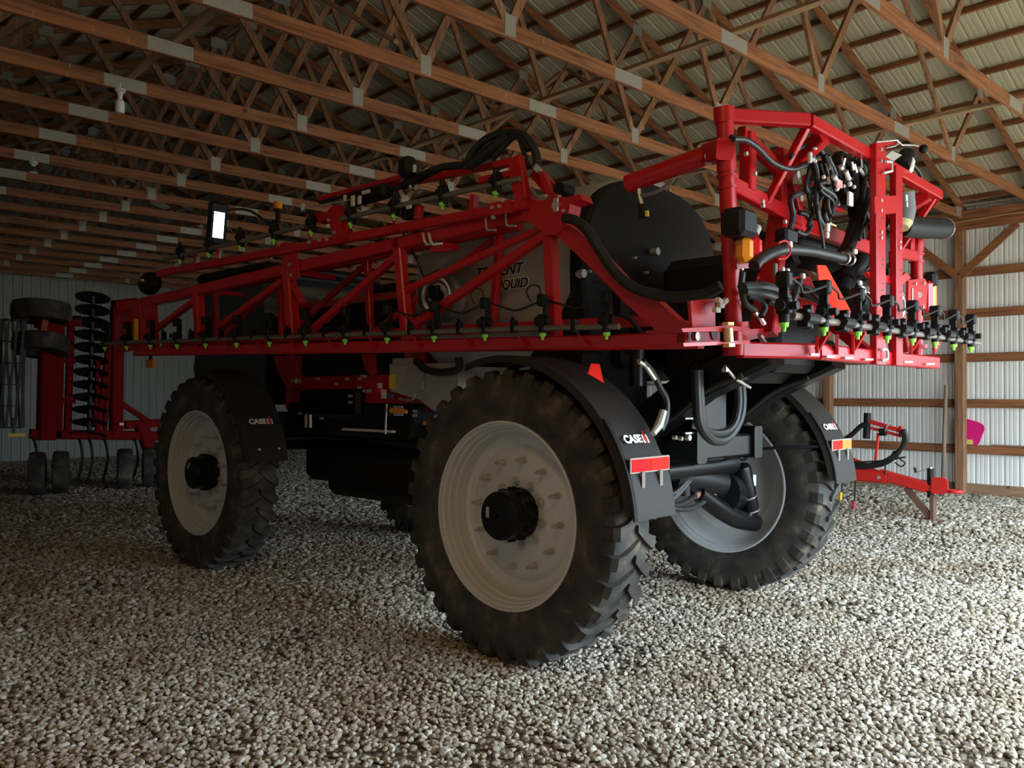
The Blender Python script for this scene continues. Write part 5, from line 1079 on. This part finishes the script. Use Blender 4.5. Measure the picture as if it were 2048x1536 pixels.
# implement drawbar parked by the wall
HX = 12.45; GZ = float(ground_z(HX, 4.8))
hi_ = empty('implement_drawbar', (HX, 4.6, GZ), cat='drawbar', label='red implement drawbar on a stand near the side wall')
def H(x, y, dx=0.0): return W(x, y, 0, HX+dx)-V3((HX, 4.6, GZ))
def hb_(p, q, wd, ht, name, mat=REDL, dx=0.0):
    m_ = MB(); m_.beam(H(*p, dx), H(*q, dx), wd, ht); return part(name, m_, mat, hi_)
e0 = H(1700, 948); m_ = MB(); m_.beam(e0+V3((0.0, 2.6, 0.22)), e0, 0.16, 0.20); m_.beam(e0, H(1775, 955), 0.15, 0.17); part('frame_tongue', m_, REDL, hi_)
hb_((1760, 948), (1855, 975), 0.13, 0.15, 'drawbar_tube'); hb_((1845, 972), (1868, 978), 0.09, 0.10, 'drawbar_neck')
m_ = MB(); m_.beam(H(1690, 918)+V3((0, 0.6, 0.18)), H(1735, 938), 0.05, 0.16); m_.beam(H(1735, 935), H(1765, 948), 0.04, 0.05); part('top_strut', m_, REDL, hi_)
m_ = MB()
for dx in (-0.07, 0.07): m_.prism([H(x, y, dx) for x, y in ((1862, 955), (1888, 955), (1895, 962), (1896, 985), (1885, 989), (1862, 987))], (0.025, 0, 0))
part('clevis', m_, REDL, hi_)
c = H(1910, 983); m_ = MB(); m_.tube([H(1893, 981), c+V3((0.05, 0.06, 0)), c+V3((0.075, 0, 0)), c+V3((0.04, -0.07, 0)), c+V3((-0.04, -0.07, 0)), c+V3((-0.075, 0, 0)), c+V3((-0.05, 0.06, 0)), H(1893, 981)], 0.026, 10, 4); part('hitch_eye', m_, REDL, hi_)
m_ = MB(); m_.cyl(H(1861, 937), H(1861, 995), 0.045, n=14); part('jack_tube', m_, PLASTIC, hi_); m_ = MB(); m_.cyl(H(1861, 934), H(1861, 940), 0.025, n=10); m_.tube([H(1861, 936), H(1845, 940), H(1832, 946)], 0.008, 6); part('jack_crank', m_, ZINC, hi_); m_ = MB(); m_.cyl(H(1829, 935), H(1832, 945), 0.018, n=8); part('crank_grip', m_, PLASTIC, hi_)
RUST = plain('rusty_steel', (0.16, 0.075, 0.045), 0.75, var=0.3)
ft = H(1866, 1057); ft[2] = 0.012
m_ = MB(); m_.beam(ft, H(1866, 990), 0.10, 0.06); part('stand_leg', m_, RUST, hi_); m_ = MB(); m_.beam(ft+V3((0, 0.02, 0.02)), H(1812, 975), 0.05, 0.09); part('stand_brace', m_, RUST, hi_); m_ = MB(); m_.box(ft, (0.16, 0.26, 0.02)); part('stand_foot', m_, RUST, hi_)
c = H(1757, 955, -0.08); m_ = MB(); m_.cyl(c, c+V3((0.04, 0, 0)), 0.028, n=12); part('pivot_bolt', m_, ZINC, hi_)
# hose holder mast on the drawbar
hb_((1751, 920), (1757, 866), 0.035, 0.035, 'holder_mast'); hb_((1740, 843), (1804, 862), 0.06, 0.06, 'holder_head'); hb_((1742, 856), (1802, 872), 0.05, 0.04, 'holder_head'); hb_((1802, 852), (1802, 874), 0.07, 0.05, 'holder_end')
m_ = MB(); m_.cyl(H(1735, 826), H(1733, 877), 0.052, n=16); part('manual_tube', m_, PLASTIC, hi_, 'black document tube'); m_ = MB(); m_.box(H(1766, 864, -0.03), (0.05, 0.11, 0.11), ch=0.01); part('coupler_block', m_, PLASTIC, hi_); m_ = MB(); m_.tube([H(1770, 862, -0.06), H(1778, 845, -0.06), H(1784, 838, -0.06)], 0.008, 6); m_.tube([H(1772, 852, -0.06), H(1785, 850, -0.06)], 0.010, 6); part('wire_clip', m_, TANKM, hi_)
for pts, r_ in ((((1690, 878), (1705, 868), (1722, 852), (1738, 846)), 0.036), (((1695, 928), (1730, 930), (1765, 924), (1795, 905), (1812, 880), (1808, 858)), 0.032), (((1695, 934), (1740, 934), (1775, 925), (1800, 902), (1808, 876), (1803, 860)), 0.028), (((1780, 915), (1790, 902), (1800, 918), (1810, 926), (1802, 933), (1790, 925)), 0.010), (((1700, 925), (1770, 921), (1795, 917), (1811, 914)), 0.012), (((1770, 922), (1771, 935), (1770, 950)), 0.010)):
    m_ = MB(); m_.tube([H(x, y, -0.07) for x, y in pts], r_, 10, 5); part('implement_hose', m_, HOSE, hi_)
for x, y0_, y1_, mat in ((1685, 955, 1000, YEL), (1711, 958, 1018, REDINK)):
    m_ = MB(); m_.tube([H(x, y0_, -0.1), H(x-1, (y0_+y1_)/2, -0.1), H(x-3, y1_-14, -0.1)], 0.012, 8); part('dangling_hose', m_, HOSE, hi_); m_ = MB(); m_.cyl(H(x-3, y1_-16, -0.1), H(x-4, y1_, -0.1), 0.022, n=10); part('hose_cap', m_, mat, hi_)
m_ = MB(); m_.beam(V3((-0.9, 3.2, 0.75)), V3((0.9, 3.2, 0.75)), 0.14, 0.14)
for dx in (-0.75, 0.75): m_.cyl((dx-0.12, 3.5, 0.36), (dx+0.12, 3.5, 0.36), 0.36, n=28); m_.beam((dx, 3.2, 0.75), (dx, 3.5, 0.36), 0.08, 0.1)
part('rear_frame', m_, PLASTIC, hi_)

# ------------------------------------------------------------------ folded tillage tool at the far end
DRED = plain('red_paint_shaded', (0.22, 0.005, 0.004), 0.7, spec=0.1, var=0.15)  # red darkened: shade of the far end put into the paint
DSTEEL = plain('disc_steel_shaded', (0.045, 0.042, 0.04), 0.5, metal=0.5)  # steel darkened too, the dim light there put into its colour
TYD = 17.5
tl = empty('folded_tillage_tool', (6.2, TYD, 0.0), cat='tillage tool', label='dim red folded tillage implement standing at the far end')
def T(x, y, dy=0.0): return W(x, y, 1, TYD+dy)-V3((6.2, TYD, 0))
def tb(p, q, wd, name, mat=DRED, dy=0.0, ht=None):
    m_ = MB(); m_.beam(T(*p, dy), T(*q, dy), wd, ht or wd, up=(0, 1, 0)); return part(name, m_, mat, tl)
for p, q, wd in (((98, 645), (92, 880), 0.30), ((118, 640), (112, 875), 0.18), ((142, 650), (135, 860), 0.12), ((235, 612), (232, 870), 0.22), ((218, 690), (195, 865), 0.10), ((222, 690), (208, 880), 0.08), ((196, 720), (190, 850), 0.08)):
    tb(p, q, wd, 'wing_frame')
for p, q, wd in (((70, 645), (160, 642), 0.20), ((228, 615), (272, 610), 0.28), ((60, 868), (330, 872), 0.18), ((90, 720), (150, 722), 0.10), ((90, 800), (150, 802), 0.10), ((240, 805), (300, 845), 0.10), ((250, 850), (330, 845), 0.16), ((280, 845), (300, 900), 0.24)):
    tb(p, q, wd, 'frame_beam')
tb((80, 650), (92, 652), 0.25, 'hinge_plate', plain('orange_red_decal', (0.5, 0.07, 0.02), 0.6), -0.2)
def tyre_at(c, r_, wd, axis):
    m_ = MB(); m_.lathe([(r_*0.5, -wd*0.4), (r_*0.75, -wd*0.5), (r_*0.95, -wd*0.45), (r_, -wd*0.25), (r_, wd*0.25), (r_*0.95, wd*0.45), (r_*0.75, wd*0.5), (r_*0.5, wd*0.4)], c, axis, 32, close=True); t = part('gauge_tyre', m_, TYRE, tl)
    m_ = MB(); m_.lathe([(r_*0.55, -wd*0.38), (r_*0.5, -wd*0.2), (0.05, -wd*0.1)], c, axis, 24); m_.lathe([(r_*0.55, wd*0.38), (r_*0.5, wd*0.2), (0.05, wd*0.1)][::-1], c, axis, 24); part('gauge_rim', m_, RIMG, t)
tyre_at(T(83, 624, -0.3), 0.50, 0.36, (0.05, 0.1, 1.0)); tyre_at(T(82, 690, -0.2), 0.48, 0.34, (0.1, 0.2, 1))
for x in (122, 250, 300, 75):
    c = T(x, 905, -0.3); c[2] = 0.40; tyre_at(c, 0.40, 0.28, (1, -0.3, 0))
# disc gang standing on end: each disc
m_ = MB(); m_.cyl(T(186, 590), T(178, 875), 0.045, n=12); part('gang_shaft', m_, DSTEEL, tl)
for i in range(12):
    f = i/11; y = 593+(868-593)*f; x = 186-8*f; c = T(x, y, -0.12)
    m_ = MB(); m_.lathe([(0.02, 0.05), (0.18, 0.03), (0.31, -0.02), (0.315, -0.028), (0.30, -0.028), (0.17, 0.02), (0.02, 0.04)], c, (0.16, 0.25, 1), 28, close=True); part('disc_blade', m_, DSTEEL, tl)
# rolling basket on the outer wing
a, b_ = T(26, 640, -0.4), T(22, 855, -0.4); d = unit(b_-a); e1 = unit(np.cross(d, (0, 1, 0))); e2 = np.cross(d, e1)
for i in range(9):
    q = 2*math.pi*i/9; o_ = (e1*math.cos(q)+e2*math.sin(q))*0.20; o2 = (e1*math.cos(q+0.8)+e2*math.sin(q+0.8))*0.20
    m_ = MB(); m_.beam(a+o_, b_+o2, 0.045, 0.012); part('basket_bar', m_, DSTEEL, tl)
for f in (0, 0.2, 0.4, 0.6, 0.8, 1.0):
    c = a+(b_-a)*f; m_ = MB(); m_.lathe([(0.04, -0.006), (0.20, -0.006), (0.20, 0.006), (0.04, 0.006)], c, d, 24, close=True); part('basket_ring', m_, DSTEEL, tl)
m_ = MB(); m_.box(T(33, 870, -0.45), (0.28, 0.02, 0.06)); part('yellow_reflector', m_, YEL, tl)
m_ = MB(); m_.beam(T(25, 835, -0.4), T(28, 868, -0.4), 0.04, 0.03); part('reflector_arm', m_, DSTEEL, tl)
for x in (60, 150, 170, 200, 260, 310):
    m_ = MB(); p = T(x, 872, 0.1); m_.tube([p, p+V3((0.02, -0.25, -0.1)), p+V3((0.05, -0.3, -0.45)), (p[0]+0.02, p[1]-0.1, 0.12)], 0.025, 8, 4); part('shank', m_, DSTEEL, tl)
for x, y in ((243, 848),):
    m_ = MB(); m_.box(T(x, y, -0.3), (0.08, 0.02, 0.05)); part('orange_reflector', m_, ORLED, tl)
